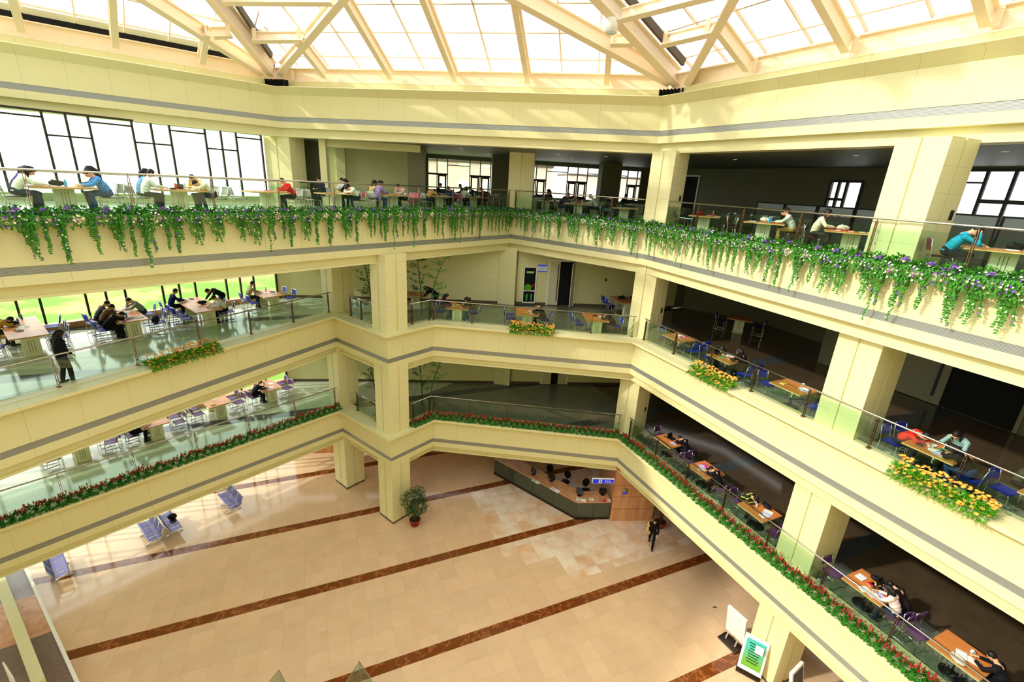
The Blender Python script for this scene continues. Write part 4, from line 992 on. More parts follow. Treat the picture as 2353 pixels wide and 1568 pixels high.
    if hair == 'tail':
        limb(hr, [h(0, -.1, .05), h(0, -.15, .03), h(0, -.16, -.08), h(0, -.15, -.18)], [.03, .042, .036, .015])
    out = dict(body=remesh(b, .0095, 'person', 1), shirt=remesh(sh, .016, 'shirt'), trousers=remesh(tr, .018, 'trousers'), shoe=remesh(so_, .016, 'shoe'), hair=remesh(hr, .014, 'hair'))
    e = bpy.data.meshes.new('eye'); e.from_pydata(ey.v, [], ey.f); out['eye'] = e
    for k, m_ in (('body', 'skin'), ('shirt', 'paper'), ('trousers', 'paper'), ('shoe', 'shoe_dark'), ('hair', 'hair_black'), ('eye', 'eye_dark')):
        out[k].materials.clear(); out[k].materials.append(MATS[m_]); out[k].polygons.foreach_set('use_smooth', [True]*len(out[k].polygons))
    return out
BODIES = {}
def cloth(rgb):
    n = 'cloth_%d_%d_%d' % rgb; return mat(n, rgb, .8, 0, .12, 14., .15)
def striped(name, a, b_, n=26.):
    if name in MATS: return MATS[name]
    m, nt, bs = newmat(name); N = NT(nt); o = N.xyz(N.obj()); q = N.math('ADD', o[2], N.math('MULTIPLY', o[1], -.5))
    f = N.math('LESS_THAN', N.math('FRACT', N.math('MULTIPLY', q, n)), .3); nt.links.new(N.mix(f, lin(*a), lin(*b_)), bs.inputs['Base Color']); bs.inputs['Roughness'].default_value = .85
    MATS[name] = m; return m
def person(pose, hair, loc, rz, label, shirt, pants=(34, 38, 52), shoe='shoe_dark', group=None, scale=1.):
    if (pose, hair) not in BODIES: BODIES[(pose, hair)] = build_pose(pose, hair)
    D = BODIES[(pose, hair)]
    r = bpy.data.objects.new('person', D['body']); COL.objects.link(r); r.location = loc; r.rotation_euler = (0, 0, rz); r.scale = (scale,)*3
    tag(r, label, 'person', group)
    for k, m_ in (('shirt', shirt), ('trousers', pants), ('shoe', shoe), ('hair', None), ('eye', None)):
        o = bpy.data.objects.new(k, D[k]); COL.objects.link(o); o.parent = r
        if m_ is not None: recolour(o, cloth(m_) if isinstance(m_, tuple) else m_)
    return r
BLK, NAV, JEAN = (22, 22, 26), (28, 34, 66), (52, 74, 116)
def sitter(key, side, off, pose, hair, desc, shirt, pants=(34, 36, 46), shoe='shoe_dark', dx=0., turn=0., short=None):
    q, rz, z = slot(key, side, off); u = TABLES[key][1]
    q = q+u*side*(dx-.015)
    person(pose, hair, (q.x, q.y, z), rz+R(turn), desc+', '+(short or LOC[key]), shirt, pants, shoe)
STR_P, STR_T = striped('stripes_purple', (104, 62, 170), (196, 178, 226), 22.), striped('stripes_teal', (70, 140, 150), (222, 226, 190), 30.)
F = sitter
F('F1', -1, .8, 'write', 'long', 'person in purple jacket bending', (70, 44, 120), (40, 40, 50)); F('F1', -1, .3, 'write', 'long', 'person in white cardigan with long hair', (240, 240, 214), (34, 48, 70))
F('F1', 1, .35, 'write', 'short', 'person in sky blue sweater writing', (78, 148, 222), JEAN); F('F1', 1, .85, 'read', 'long', 'person in black coat behind blue sweater', BLK, BLK)
F('F2', -1, .8, 'read', 'long', 'person in light blue shirt, dark hair', (110, 160, 214), (60, 60, 70)); F('F2', -1, .3, 'read', 'short', 'person in white long sleeves, black trousers', (236, 240, 226), BLK)
F('F2', 1, .85, 'prop', 'short', 'person in yellow, hand on head', (226, 196, 110), (60, 60, 60)); F('F2', 1, .3, 'headdown', 'short', 'person in cream T-shirt slumping', (244, 240, 206), NAV)
F('F3', 1, .35, 'write', 'short', 'person in bright red sweater', (214, 30, 44), (40, 44, 36), turn=0)
F('F4', 1, .35, 'headdown', 'short', 'person in white shirt, head low', (246, 246, 232), NAV); F('F4', 1, .95, 'read', 'long', 'person in black with long hair', BLK, BLK)
F('F5', -1, .35, 'read', 'tail', 'person in purple striped top', STR_P, JEAN, 'shoe_white'); F('F5', -1, .85, 'read', 'long', 'person in tan coat behind stripes', (196, 170, 120), (80, 70, 60))
F('F5', 1, .8, 'prop', 'short', 'person in white and red jacket', (224, 190, 190), BLK)
F('F6', -1, .35, 'headdown', 'short', 'person in tan jacket, back turned', (214, 164, 104), (40, 46, 60)); F('F6', 1, .4, 'prop', 'short', 'person in deep blue, hand to face', (34, 60, 110), (30, 34, 50))
F('F7', -1, .4, 'write', 'long', 'person in white hooded jacket', (228, 234, 216), BLK); F('F7', 1, .45, 'write', 'short', 'person in black over red', (56, 20, 26), BLK)
F('G2', -1, .4, 'write', 'short', 'person in dark navy', (26, 32, 58), (30, 40, 70)); F('G2', 1, .45, 'write', 'short', 'person in pale grey sweater', (222, 226, 214), NAV)
F('G3', -1, .6, 'read', 'short', 'person in dark coat with jeans', BLK, (96, 110, 130))
F('H2', 1, .35, 'write', 'tail', 'person in grey-white sweater, tan trousers', (214, 220, 208), (168, 142, 76)); F('H3', -1, .9, 'read', 'long', 'person in cream beside white bag', (240, 228, 200), (60, 60, 60))
F('H4', -1, .35, 'prop', 'short', 'person in turquoise jersey, head on hand', (38, 158, 196), (24, 30, 44))
# marigold balcony, window wing
F('A1', -1, 1.9, 'headdown', 'short', 'person in mustard top', (206, 158, 56), (50, 50, 50))
F('A2', -1, 1.75, 'write', 'short', 'person in charcoal, back row', (48, 50, 56), BLK); F('A2', -1, 1.05, 'write', 'short', 'person in brown jacket', (104, 76, 44), BLK); F('A2', -1, .4, 'headdown', 'short', 'person in black nearest the railing', BLK, BLK)
F('A2', 1, 1.9, 'prop', 'short', 'person in grey sweater facing them', (148, 156, 152), (60, 60, 66))
F('A3', -1, 2.3, 'read', 'short', 'person in navy shirt sitting up', (26, 34, 80), BLK); F('A3', 1, .5, 'write', 'short', 'person in white shirt writing', (240, 240, 232), BLK)
F('A4', -1, 1.15, 'read', 'short', 'person in beige jacket', (178, 164, 122), (60, 56, 50))
q, rz, z = slot('A3', 1, 1.75); person('lean', 'short', (q.x+.2, q.y+.25, z), rz, 'person in black standing bent over, third table from the standing woman', BLK, BLK)
person('stand', 'long', (-13.5, 12.85, 9.852), R(-14), 'person in black with long hair standing alone behind the marigold balcony railing', BLK, (26, 28, 40), 'shoe_dark', None, 1.0)
# middle
F('C1', -1, .45, 'read', 'long', 'person in dark purple, long hair', (48, 26, 52), (54, 78, 122), 'shoe_white'); F('C1', 1, .45, 'prop', 'long', 'person in olive jacket propping head', (60, 62, 34), (60, 84, 128), 'shoe_white')
F('C2', 1, .45, 'write', 'short', 'person in black reading', BLK, BLK, short='second table along the middle marigold railing'); F('C3', 1, .45, 'headdown', 'short', 'person in dark brown bending', (46, 32, 26), BLK, short='third table along the middle marigold railing')
F('C4', 1, .75, 'read', 'short', 'person at laptop in shade', (60, 40, 36), BLK); person('lean', 'long', (-4.1, 23.4, 9.85), R(80), 'person in black bending beside the bamboo, second storey', BLK, BLK)
# dim wing, second storey
F('D2', -1, .5, 'headdown', 'long', 'person in black, bottle in front', BLK, BLK); F('D2', 1, .5, 'write', 'long', 'person in black with red bag', (26, 22, 26), BLK)
F('D4', -1, .45, 'headdown', 'short', 'person in red hooded top', (224, 52, 30), (26, 28, 40)); F('D4', 1, .3, 'headdown', 'long', 'person in black coat, blue jeans', BLK, (38, 58, 100))
p, u, v = TABLES['D4'][:3]; q = p+v*(1.02+.3)+u*.12; person('prop', 'long', (q.x, q.y, 9.85), R(-65)+R(180), 'person in teal striped sweater, fourth railing table on the dim marigold side', STR_T, BLK)
F('D5', -1, .9, 'read', 'short', 'person in faded olive', (70, 72, 50), BLK)
# dim wing, first storey
F('E1', 1, .8, 'headdown', 'short', 'person in black stretching arms', BLK, BLK); F('E2', 1, .45, 'headdown', 'short', 'person in black hoodie', BLK, BLK)
F('E3', -1, .6, 'headdown', 'short', 'person in black with lime stripes', striped('stripes_lime', (24, 26, 28), (170, 190, 40), 7.), BLK); F('E4', 1, .85, 'headdown', 'short', 'person in dark top', (44, 30, 36), BLK)
F('E4', 1, .35, 'write', 'long', 'person in pale pink jacket', (240, 216, 208), (30, 40, 70)); F('E5', 1, .6, 'write', 'short', 'person in black with open notebook', BLK, BLK)
# salvia balcony, window wing
F('B4', -1, .45, 'write', 'short', 'person in navy black hunched', (20, 22, 36), (24, 26, 40)); F('B2', -1, .4, 'read', 'short', 'person in black, mostly hidden', BLK, BLK)
# far hall and back rows
for i, (key, sd, off, pz, hr_, c) in enumerate((('K1', 1, .4, 'write', 'short', (28, 30, 60)), ('K1', -1, .6, 'read', 'short', (30, 30, 34)), ('K2', -1, .4, 'write', 'short', (34, 28, 28)), ('K2', 1, .5, 'read', 'long', (60, 30, 36)), ('K3', -1, .5, 'write', 'short', (30, 34, 44)), ('K3', 1, .5, 'headdown', 'short', (36, 36, 36)), ('K4', 1, .5, 'write', 'short', (26, 28, 36)), ('K5', -1, .5, 'read', 'short', (30, 30, 30)), ('K5', 1, .4, 'lean', 'short', (24, 24, 28)), ('K6', 1, .5, 'read', 'short', (40, 40, 44)))):
    if pz == 'lean': pz = 'write'
    F(key, sd, off, pz, hr_, 'dark clothed reader on the %s' % ('left' if sd < 0 else 'right'), c, BLK)
person('read', 'short', (-9.6, 23.6, 14.86), R(160), 'person in charcoal coat, back turned, before the dark niche on the ivy balcony', (46, 50, 60), BLK)
person('read', 'short', (-8.9, 24.6, 14.86), R(170), 'person in white shirt, back turned, before the sunlit pilaster', (236, 240, 240), BLK)
for x, y, rz, lab in ((-9.6, 23.6, 160, 'grey chair under the charcoal coat before the dark niche'), (-8.9, 24.6, 170, 'grey chair under the white shirt before the sunlit pilaster')): dup(CHAIR, (x, y, 14.85), R(rz), lab, None, 'chair', {'seat': 'chair_grey', 'backrest': 'chair_grey'})
# ground floor
w_ = person('walk', 'short', (7.35, 18.5, 0), R(160), 'person in black walking past the stone pier with a pale yellow coat over one arm', BLK, (26, 28, 38))
ct = MB(); ct.ell((.26, .12, 1.02), (.07, .13, .09), 10, 8); ct.ell((.27, .1, .84), (.055, .12, .17), 10, 8); ct.ell((.24, 0, 1.2), (.08, .1, .14), 10, 8)
me = remesh(ct, .02, 'folded_coat'); o = bpy.data.objects.new('folded_coat', me); COL.objects.link(o); me.materials.clear(); me.materials.append(cloth((226, 196, 104))); o.parent = None
o.location = (7.35, 18.5, 0); o.rotation_euler = (0, 0, R(160)); tag(o, 'pale yellow coat folded over the arm of the walking person', 'coat')
# ------------------------------------------------------------------ things on the tables
mat('cover_red', (206, 40, 50), .5); mat('cover_blue', (60, 120, 200), .5); mat('cover_green', (70, 160, 70), .5); mat('cover_yellow', (232, 190, 70), .5); mat('cover_dark', (40, 40, 50), .5); mat('cover_pink', (232, 90, 160), .5); mat('cover_lilac', (200, 200, 236), .5); mat('bag_black', (22, 22, 26), .7); mat('bag_red', (150, 26, 44), .6); mat('bag_white', (238, 230, 214), .6); mat('bottle_blue', (80, 180, 226), .2); mat('bottle_red', (226, 60, 40), .2); mat('bottle_clear', (206, 220, 220), .15); mat('bottle_green', (60, 170, 70), .2); mat('cup_white', (240, 240, 236), .3)
SPOT = {'rail': 'railing end', 'mid': 'middle', 'in': 'inner end'}
def put(kind, colr, key, a, off, rz=0., z=None, extra=''):
    """a = position across (-1..1), off = metres in from the near edge"""
    p, u, v, z0, w, l, h, ud = TABLES[key]; q = p+u*a*w/2+v*off; zz = (z0+h if z is None else z)
    ang = R(ud+rz); loc = (q.x, q.y, zz+.0005)
    word = {'bag_black': 'black', 'bag_red': 'dark red', 'bag_white': 'white', 'paper': 'white'}.get(colr, colr.split('_')[-1])
    side = 'left' if a < -.25 else 'right' if a > .25 else 'centre'
    f = off/l; end = 'front' if f < .36 else 'back' if f > .64 else 'middle'
    lab = '%s %s, %s %s of %s' % (word, kind.replace('_', ' '), end, side, LOC[key]); k = 0
    lab = ' '.join(lab.split()[:16])
    for w2 in ('tilted ', 'other ', 'further ', 'last '):
        if lab not in LABELS: break
        lab = ' '.join((w2+lab).split()[:16])
    r = thing(kind, lab, kind.replace('_', ' '), loc, ang)
    if kind == 'open_book':
        for s in (-1, 1):
            mb = MB(); n = 5; vs = []
            for i in range(n+1):
                x = s*.15*i/n; zz_ = .008+.016*math.sin(math.pi*min(1, i/n*1.1)) * (1-i/n*.3)
                vs += [(x, -.11, zz_), (x, .11, zz_), (x, -.11, .002), (x, .11, .002)]
            mb.add(vs, [q for i in range(n) for k in (i*4,) for q in ((k, k+4, k+5, k+1), (k+2, k+3, k+7, k+6), (k, k+2, k+6, k+4), (k+1, k+5, k+7, k+3))]+[(n*4, n*4+2, n*4+3, n*4+1)])
            mb.build('page_block', 'paper', r)
        MB().box(0, 0, .0015, .31, .23, .003).build('cover', colr if colr != 'paper' else 'cover_dark', r)
    elif kind == 'paper_sheet':
        mb = MB(); vs = [((i/4-.5)*.21, (j/5-.5)*.297, .0015+.004*math.sin(i*1.3+j*.9)**2) for j in range(6) for i in range(5)]
        mb.add(vs, [(j*5+i, j*5+i+1, j*5+i+6, j*5+i+5) for j in range(5) for i in range(4)]); mb.build('sheet', colr, r)
    elif kind == 'book':
        MB().box(0, 0, .003, .16, .22, .006).build('cover', colr, r); MB().box(.003, 0, .016, .148, .21, .02).build('page_block', 'paper', r); MB().box(0, 0, .029, .16, .22, .006).build('cover', colr, r); MB().box(-.08, 0, .016, .005, .22, .032).build('spine', colr, r)
    elif kind == 'bag':
        mb = MB(); mb.ell((0, 0, .085), (.19, .11, .085), 14, 9); mb.ell((.06, .05, .07), (.12, .09, .06), 12, 8); mb.ell((-.08, -.02, .1), (.1, .09, .07), 12, 8); me = remesh(mb, .022, 'pouch', 3); o = bpy.data.objects.new('pouch', me); COL.objects.link(o); o.parent = r; me.materials.clear(); me.materials.append(MATS[colr])
        MB().tube([(-.1, 0, .14), (-.09, -.06, .19), (-.02, -.13, .12), (.08, -.12, .06), (.1, -.08, .09)], .012, 6).build('handle', colr, r, True)
    elif kind == 'bottle':
        MB().lathe([(0, 0), (.033, 0), (.035, .02), (.035, .13), (.03, .15), (.03, .165), (.016, .185), (0, .185)], 14).build('flask', colr, r, True); MB().lathe([(0, .183), (.02, .183), (.02, .215), (0, .218)], 12).build('cap', 'cup_white', r, True)
    elif kind == 'cup':
        MB().lathe([(0, 0), (.03, 0), (.04, .1), (.036, .1), (.028, .01), (0, .01)], 14).build('mug', colr, r, True); MB().tube([(.036, 0, .08), (.065, 0, .07), (.06, 0, .03), (.033, 0, .025)], .006, 6).build('handle', colr, r, True)
    elif kind == 'pencil_case':
        mb = MB(); mb.ell((0, 0, .03), (.11, .04, .032), 12, 8); mb.build('pouch', colr, r, True); MB().box(0, 0, .062, .18, .008, .004).build('zip', 'chrome', r)
    elif kind == 'laptop':
        MB().bbox(0, 0, .01, .33, .23, .02, .006).build('keyboard', 'black_plastic', r); MB().box(0, .16, .11, .33, .012, .22, 0, 0, R(-18)).build('screen', 'black_plastic', r)
    return r
IT = {
 'F1': [('open_book', 'paper', -.3, .5), ('paper_sheet', 'paper', 0, .3), ('bottle', 'bottle_blue', .15, .7), ('bag', 'bag_black', -.1, .8), ('book', 'cover_yellow', .5, .35), ('paper_sheet', 'paper', .55, .6)],
 'F2': [('bottle', 'bottle_red', -.05, .6), ('pencil_case', 'cover_dark', -.3, .25), ('bag', 'bag_black', .2, .75), ('bottle', 'bottle_clear', .3, .55), ('open_book', 'paper', .55, .3)],
 'F3': [('paper_sheet', 'paper', .6, .4), ('book', 'cover_pink', .2, .7)], 'F4': [('open_book', 'cover_blue', .4, .4), ('paper_sheet', 'paper', .1, .3), ('book', 'cover_dark', -.5, .6)],
 'F5': [('paper_sheet', 'paper', .2, .15), ('open_book', 'cover_red', -.3, .5), ('pencil_case', 'cover_dark', .6, .4), ('cup', 'cup_white', .8, .3)],
 'F6': [('open_book', 'paper', -.3, .5), ('paper_sheet', 'paper', .3, .4), ('book', 'cover_red', 0, .7), ('bottle', 'bottle_clear', .1, .8)],
 'F7': [('open_book', 'paper', -.4, .5), ('bottle', 'bottle_clear', .3, .6), ('cup', 'cup_white', .5, .4), ('book', 'cover_dark', 0, .4)],
 'G1': [('paper_sheet', 'paper', .5, .4), ('book', 'cover_dark', -.2, .5), ('bag', 'bag_black', .1, .7)], 'G2': [('bag', 'bag_red', 0, .6), ('bottle', 'bottle_clear', .25, .4), ('open_book', 'paper', -.4, .4), ('paper_sheet', 'paper', .5, .45)],
 'G3': [('cup', 'bottle_blue', -.3, .5), ('open_book', 'paper', .1, .5), ('book', 'cover_green', .6, .4)],
 'H1': [('bag', 'bag_red', -.4, .7), ('bottle', 'bottle_red', .5, .5), ('book', 'cover_red', .3, .4), ('open_book', 'cover_yellow', .75, .6)],
 'H2': [('open_book', 'paper', -.6, .4), ('bottle', 'bottle_blue', .2, .4), ('bottle', 'cover_blue', .3, .55), ('bag', 'bag_white', .0, .65), ('paper_sheet', 'paper', -.1, .3)],
 'H3': [('bag', 'bag_white', -.35, .65), ('book', 'cover_red', -.5, .45), ('book', 'cover_red', -.1, .4), ('book', 'cover_green', .3, .35), ('paper_sheet', 'paper', .5, .5), ('bottle', 'bottle_clear', .75, .6), ('book', 'cover_pink', .6, .3)],
 'H4': [('open_book', 'cover_dark', .1, .4), ('cup', 'cup_white', .4, .5), ('bottle', 'bottle_blue', .5, .65), ('book', 'cover_green', .7, .35), ('paper_sheet', 'paper', .85, .4), ('bag', 'bag_black', .2, .7)],
 'A1': [('bag', 'bag_black', -.45, 1.9), ('bottle', 'bottle_blue', -.1, 2.1), ('book', 'cover_dark', -.3, 1.0), ('open_book', 'paper', 0, 1.5), ('paper_sheet', 'paper', -.1, 1.2), ('open_book', 'cover_green', -.4, 2.6), ('bottle', 'cover_blue', .2, 2.7)],
 'A2': [('open_book', 'paper', -.5, .9), ('book', 'cover_blue', .0, .5), ('bottle', 'bottle_blue', -.1, .7), ('open_book', 'paper', .55, .45), ('paper_sheet', 'paper', -.4, 1.5), ('open_book', 'paper', .2, 2.0), ('paper_sheet', 'cover_pink', -.1, 1.4), ('bottle', 'bottle_clear', -.2, 2.3), ('paper_sheet', 'paper', .4, 1.6)],
 'A3': [('open_book', 'paper', .4, .45), ('bag', 'bag_black', .3, 1.3), ('paper_sheet', 'paper', -.2, 1.2), ('open_book', 'cover_blue', -.3, 2.3), ('book', 'cover_dark', .2, 2.5), ('paper_sheet', 'paper', .1, 1.9), ('paper_sheet', 'paper', .6, .9)],
 'A4': [('open_book', 'paper', .4, .5), ('book', 'cover_dark', .6, .9), ('open_book', 'paper', -.3, 1.1), ('paper_sheet', 'paper', 0, .9), ('bottle', 'bottle_clear', .3, 1.3)],
 'B4': [('open_book', 'paper', -.3, .5), ('paper_sheet', 'paper', .1, .4), ('bottle', 'bottle_blue', -.1, .9), ('open_book', 'paper', .5, .8)], 'B3': [('open_book', 'paper', 0, .9), ('book', 'cover_yellow', -.5, .3)],
 'C1': [('open_book', 'paper', -.5, .5), ('paper_sheet', 'paper', .5, .4), ('book', 'cover_yellow', -.1, .8), ('bag', 'bag_black', 0, 1.0)], 'C2': [('open_book', 'paper', .45, .45), ('pencil_case', 'cover_yellow', -.1, .35), ('paper_sheet', 'paper', .3, .8)],
 'C3': [('open_book', 'paper', .5, .6), ('paper_sheet', 'paper', .6, .9), ('pencil_case', 'cover_dark', 0, .9)], 'C4': [('laptop', 'cover_dark', .3, .9, 90), ('bag', 'bag_black', -.3, .9)], 'C5': [('book', 'cover_red', -.2, .5)],
 'D1': [('open_book', 'cover_dark', -.3, .6), ('book', 'cover_red', .1, .8), ('book', 'cover_pink', .2, .5), ('paper_sheet', 'paper', -.1, .8)],
 'D2': [('open_book', 'paper', -.3, .6), ('book', 'cover_red', .3, .5), ('bottle', 'bottle_green', -.6, .5), ('book', 'cover_green', -.1, .25), ('bottle', 'bottle_blue', .6, .7), ('paper_sheet', 'paper', .15, .75), ('book', 'cover_lilac', -.2, .8)],
 'D3': [('book', 'cover_yellow', -.5, .35), ('open_book', 'cover_lilac', .5, .6), ('cup', 'cup_white', .15, .8), ('paper_sheet', 'cover_lilac', .7, .5)],
 'D4': [('open_book', 'paper', -.35, .6), ('pencil_case', 'cover_dark', -.5, .25), ('book', 'cover_green', .2, .55), ('book', 'cover_blue', .3, .4), ('open_book', 'cover_lilac', .55, .5), ('paper_sheet', 'cover_lilac', .3, .2), ('book', 'cover_pink', .45, .3), ('paper_sheet', 'paper', .05, .35), ('cup', 'cup_white', .05, .8), ('paper_sheet', 'cover_yellow', .6, .15)],
 'D5': [('open_book', 'paper', -.4, .7), ('book', 'cover_red', -.5, .4)],
 'E1': [('laptop', 'cover_dark', -.1, .7, 100), ('paper_sheet', 'cover_lilac', .5, .45), ('pencil_case', 'cover_dark', -.5, .5)], 'E2': [('paper_sheet', 'cover_lilac', -.4, .5), ('book', 'cover_pink', -.5, .7), ('paper_sheet', 'paper', -.1, .3), ('book', 'cover_dark', .1, .6), ('paper_sheet', 'cover_pink', -.2, .7)],
 'E3': [('open_book', 'paper', -.5, .7), ('bag', 'bag_black', .0, .85), ('paper_sheet', 'paper', .4, .7), ('open_book', 'paper', .6, .35), ('paper_sheet', 'cover_lilac', .5, .55), ('pencil_case', 'cover_dark', -.2, .3)],
 'E4': [('open_book', 'paper', -.6, .6), ('bag', 'bag_black', -.1, .9), ('book', 'cover_red', -.05, .6), ('book', 'cover_yellow', .05, .7), ('laptop', 'cover_dark', .4, .8, 90), ('paper_sheet', 'cover_lilac', .5, .4), ('open_book', 'cover_green', .0, .2), ('paper_sheet', 'paper', .3, .2), ('bottle', 'cover_dark', .2, .45)],
 'E5': [('open_book', 'paper', .0, .45), ('paper_sheet', 'paper', .35, .5), ('cup', 'bottle_clear', .15, .75), ('bag', 'bag_white', .1, .1)],
 'K1': [('paper_sheet', 'paper', -.3, .4), ('paper_sheet', 'paper', .3, .5), ('open_book', 'paper', 0, .6)], 'K2': [('open_book', 'paper', .3, .5), ('paper_sheet', 'paper', -.3, .4), ('bottle', 'bottle_blue', .0, .6)], 'K3': [('paper_sheet', 'paper', -.2, .3), ('open_book', 'paper', .4, .4), ('cup', 'cup_white', 0, .6)], 'K4': [('open_book', 'paper', -.3, .5), ('paper_sheet', 'paper', .3, .4), ('bag', 'bag_white', 0, .7)], 'K5': [('open_book', 'paper', .2, .5), ('paper_sheet', 'paper', -.4, .5)], 'K6': [('open_book', 'paper', 0, .5), ('paper_sheet', 'paper', .5, .4)],
}
for key, L in IT.items():
    for t in L: put(t[0], t[1], key, t[2], t[3], (t[4] if len(t) > 4 else 0)+rnd.uniform(-25, 25)+(90 if t[0] in ('open_book', 'paper_sheet') else 0))
# bags and books left on chairs and floors
def loose(kind, colr, x, y, z, rz, label):
    """a bag that stands away from the tables"""
    r = thing(kind, label, 'bag', (x, y, z), rz); mb = MB(); mb.ell((0, 0, .15), (.2, .13, .16), 14, 9); mb.ell((0, .08, .1), (.14, .08, .09), 12, 8); me = remesh(mb, .022, 'pouch', 3); o = bpy.data.objects.new('pouch', me); COL.objects.link(o); o.parent = r; me.materials.clear(); me.materials.append(MATS[colr])
    MB().tube([(-.06, -.05, .28), (-.04, -.08, .35), (.04, -.08, .35), (.06, -.05, .28)], .012, 6).build('handle', colr, r, True)
q, rz, z = slot('A2', 1, .3); loose('backpack', 'bag_black', q.x, q.y, z+.46, rz, 'black backpack sitting on the blue chair beside the second long table')
q, rz, z = slot('E3', -1, .95); loose('backpack', 'bag_black', q.x-.2, q.y+.35, z, rz, 'black backpack between the second and third tables on the dim salvia side')
q, rz, z = slot('D4', 1, .05); loose('handbag', 'bag_black', q.x+.15, q.y-.15, z+.0, rz, 'black leather handbag hanging low behind the large marigold box')

# ------------------------------------------------------------------ wall fittings, second storey
def flat(name, label, cat, x, y, z, w, h, d, rz, m, tilt=0.):
    r = thing(name, label, cat, (x, y, z), R(rz)); MB().bbox(0, 0, 0, w, d, h, .004).build('plate', m, r); return r
def onB(x, d=.0): return BY(x)-.02-d
r = thing('fire_cabinet', 'recessed grey framed fire hose cabinet with bottles, rear wall left of the door', 'cabinet', (.8, onB(.8), 9.95), R(6.3))
fr = MB()
for x in (-.35, .35): fr.box(x, -.03, 1.05, .06, .08, 2.1)
for z in (.03, .72, 2.07): fr.box(0, -.03, z, .7, .08, .06)
fr.build('frame', 'white_frame', r); MB().box(0, .0, 1.05, .66, .03, 2.06).build('back_panel', 'black_gap', r)
sg = MB(); sg.box(0, -.05, 1.78, .44, .02, .13); s_ = sg.build('sign_plate', 'leaf_bright', r)
tx = MB()
for i in range(4): tx.box(-.14+i*.09, -.062, 1.78, .05, .004, .07); tx.box(-.14+i*.09, -.064, 1.80, .07, .004, .012)
tx.build('lettering', 'paper', s_)
MB().lathe([(0, 0), (.2, 0), (.2, .05), (0, .05)], 20).build('hose_reel', 'leaf_bright', r, False, (-.08, -.02, .9)).rotation_euler = (R(90), 0, 0)
MB().bar((0, -.04, .8), (.3, -.04, 1.12), .05, .06).build('hose', 'cover_red', r)
for x in (-.12, .14): MB().lathe([(0, 0), (.07, 0), (.07, .34), (.03, .42), (0, .43)], 12).build('extinguisher', 'cover_green', r, True, (x, -.06, .12))
r = flat('wall_sign', 'white notice board with blue top stripe beside the open door', 'sign', 1.47, onB(1.47, .02), 11.98, .56, .4, .03, 6.3, 'paper')
MB().box(0, -.018, .16, .54, .006, .07).build('blue_stripe', 'blue_sign', r); MB().box(0, -.018, -.17, .54, .006, .05).build('blue_stripe', 'blue_sign', r)
tx = MB()
for k in range(3):
    for i in range(7-k): tx.box(-.18+i*.055, -.018, .08-k*.07, .04, .005, .02)
tx.build('lettering', 'blue_sign', r)
for x, z, lab in ((-1.5, 11.38, 'white switch plate on the rear wall, nearer the bamboo'), (-1.36, 11.38, 'white switch plate on the rear wall, nearer the fire cabinet')): flat('switch_plate', lab, 'switch', x, onB(x), z, .1, .1, .02, 6.3, 'cup_white')
flat('thermostat', 'small dark control box on the rear wall right of the open door', 'control', 5.2, onB(5.2), 11.45, .12, .16, .03, 6.3, 'black_plastic')
u22 = d2(40)
for z, nm in ((16.2, 'ivy'), (11.3, 'marigold'), (6.3, 'salvia')):
    p = V2(6.12, 20.17)+d2(40)*.78; flat('switch_plate', 'dark switch plate on the inner column, %s balcony' % nm, 'switch', p.x+.012, p.y-.012, z, .12, .22, .02, 40, 'black_plastic')
p = V2(9.87, 11.86)+d2(22)*.95; flat('switch_plate', 'dark switch plate on the big near column, ivy balcony', 'switch', p.x+.006, p.y-.014, 16.25, .12, .24, .02, 22, 'black_plastic')
# study screens on the dim ivy side
for i, (s, dd, h) in enumerate(((-1.2, 1.6, 1.35), (.5, 1.6, 1.35), (2.2, 1.6, 1.35), (3.9, 1.6, 1.35), (5.6, 2.2, 1.4), (7.3, 2.2, 1.4), (9.0, 2.2, 1.4))):
    p = A3+U3*s-V2(.918, .3955)*dd
    r = thing('study_screen', '%s grey study screen with a glass strip from the small window, ivy balcony' % ORD[i], 'partition', (p.x, p.y, 14.85), R(-66.7))
    MB().box(0, 0, h*.36, 1.6, .05, h*.72).build('panel', 'ceiling_grey', r); f = MB()
    for x in (-.8, .8): f.box(x, 0, h/2, .07, .07, h)
    f.box(0, 0, h, 1.66, .07, .06); f.box(0, 0, h*.74, 1.6, .07, .04); f.build('frame', 'dark_frame', r); MB().box(0, 0, h*.87, 1.54, .012, h*.22).build('glass_strip', 'bottle_clear', r)
# small round ceiling lights
mat('lamp_lens', (255, 250, 230), .3)
MATS['lamp_lens'].node_tree.nodes['Principled BSDF'].inputs['Emission Color'].default_value = (1, .95, .8, 1); MATS['lamp_lens'].node_tree.nodes['Principled BSDF'].inputs['Emission Strength'].default_value = 2.
for i, (x, y) in enumerate(((-6, 26.2), (-3.2, 26.0), (-.6, 26.6), (1.8, 26.0), (4.2, 25.4), (-2.0, 29.5), (2.8, 28.9), (9.5, 22.5), (11.5, 17.5), (13.2, 14.0))):
    r = thing('ceiling_light', 'small round recessed downlight in the grey top-storey ceiling', 'light', (x, y, 17.965), 0, 'recessed downlights')
    MB().lathe([(.08, -.008), (.1, -.004), (.1, .0), (.08, .0)], 16).build('trim_ring', 'white_frame', r); MB().lathe([(0, -.004), (.08, -.004), (.08, .0), (0, .0)], 16).build('lens', 'lamp_lens', r)
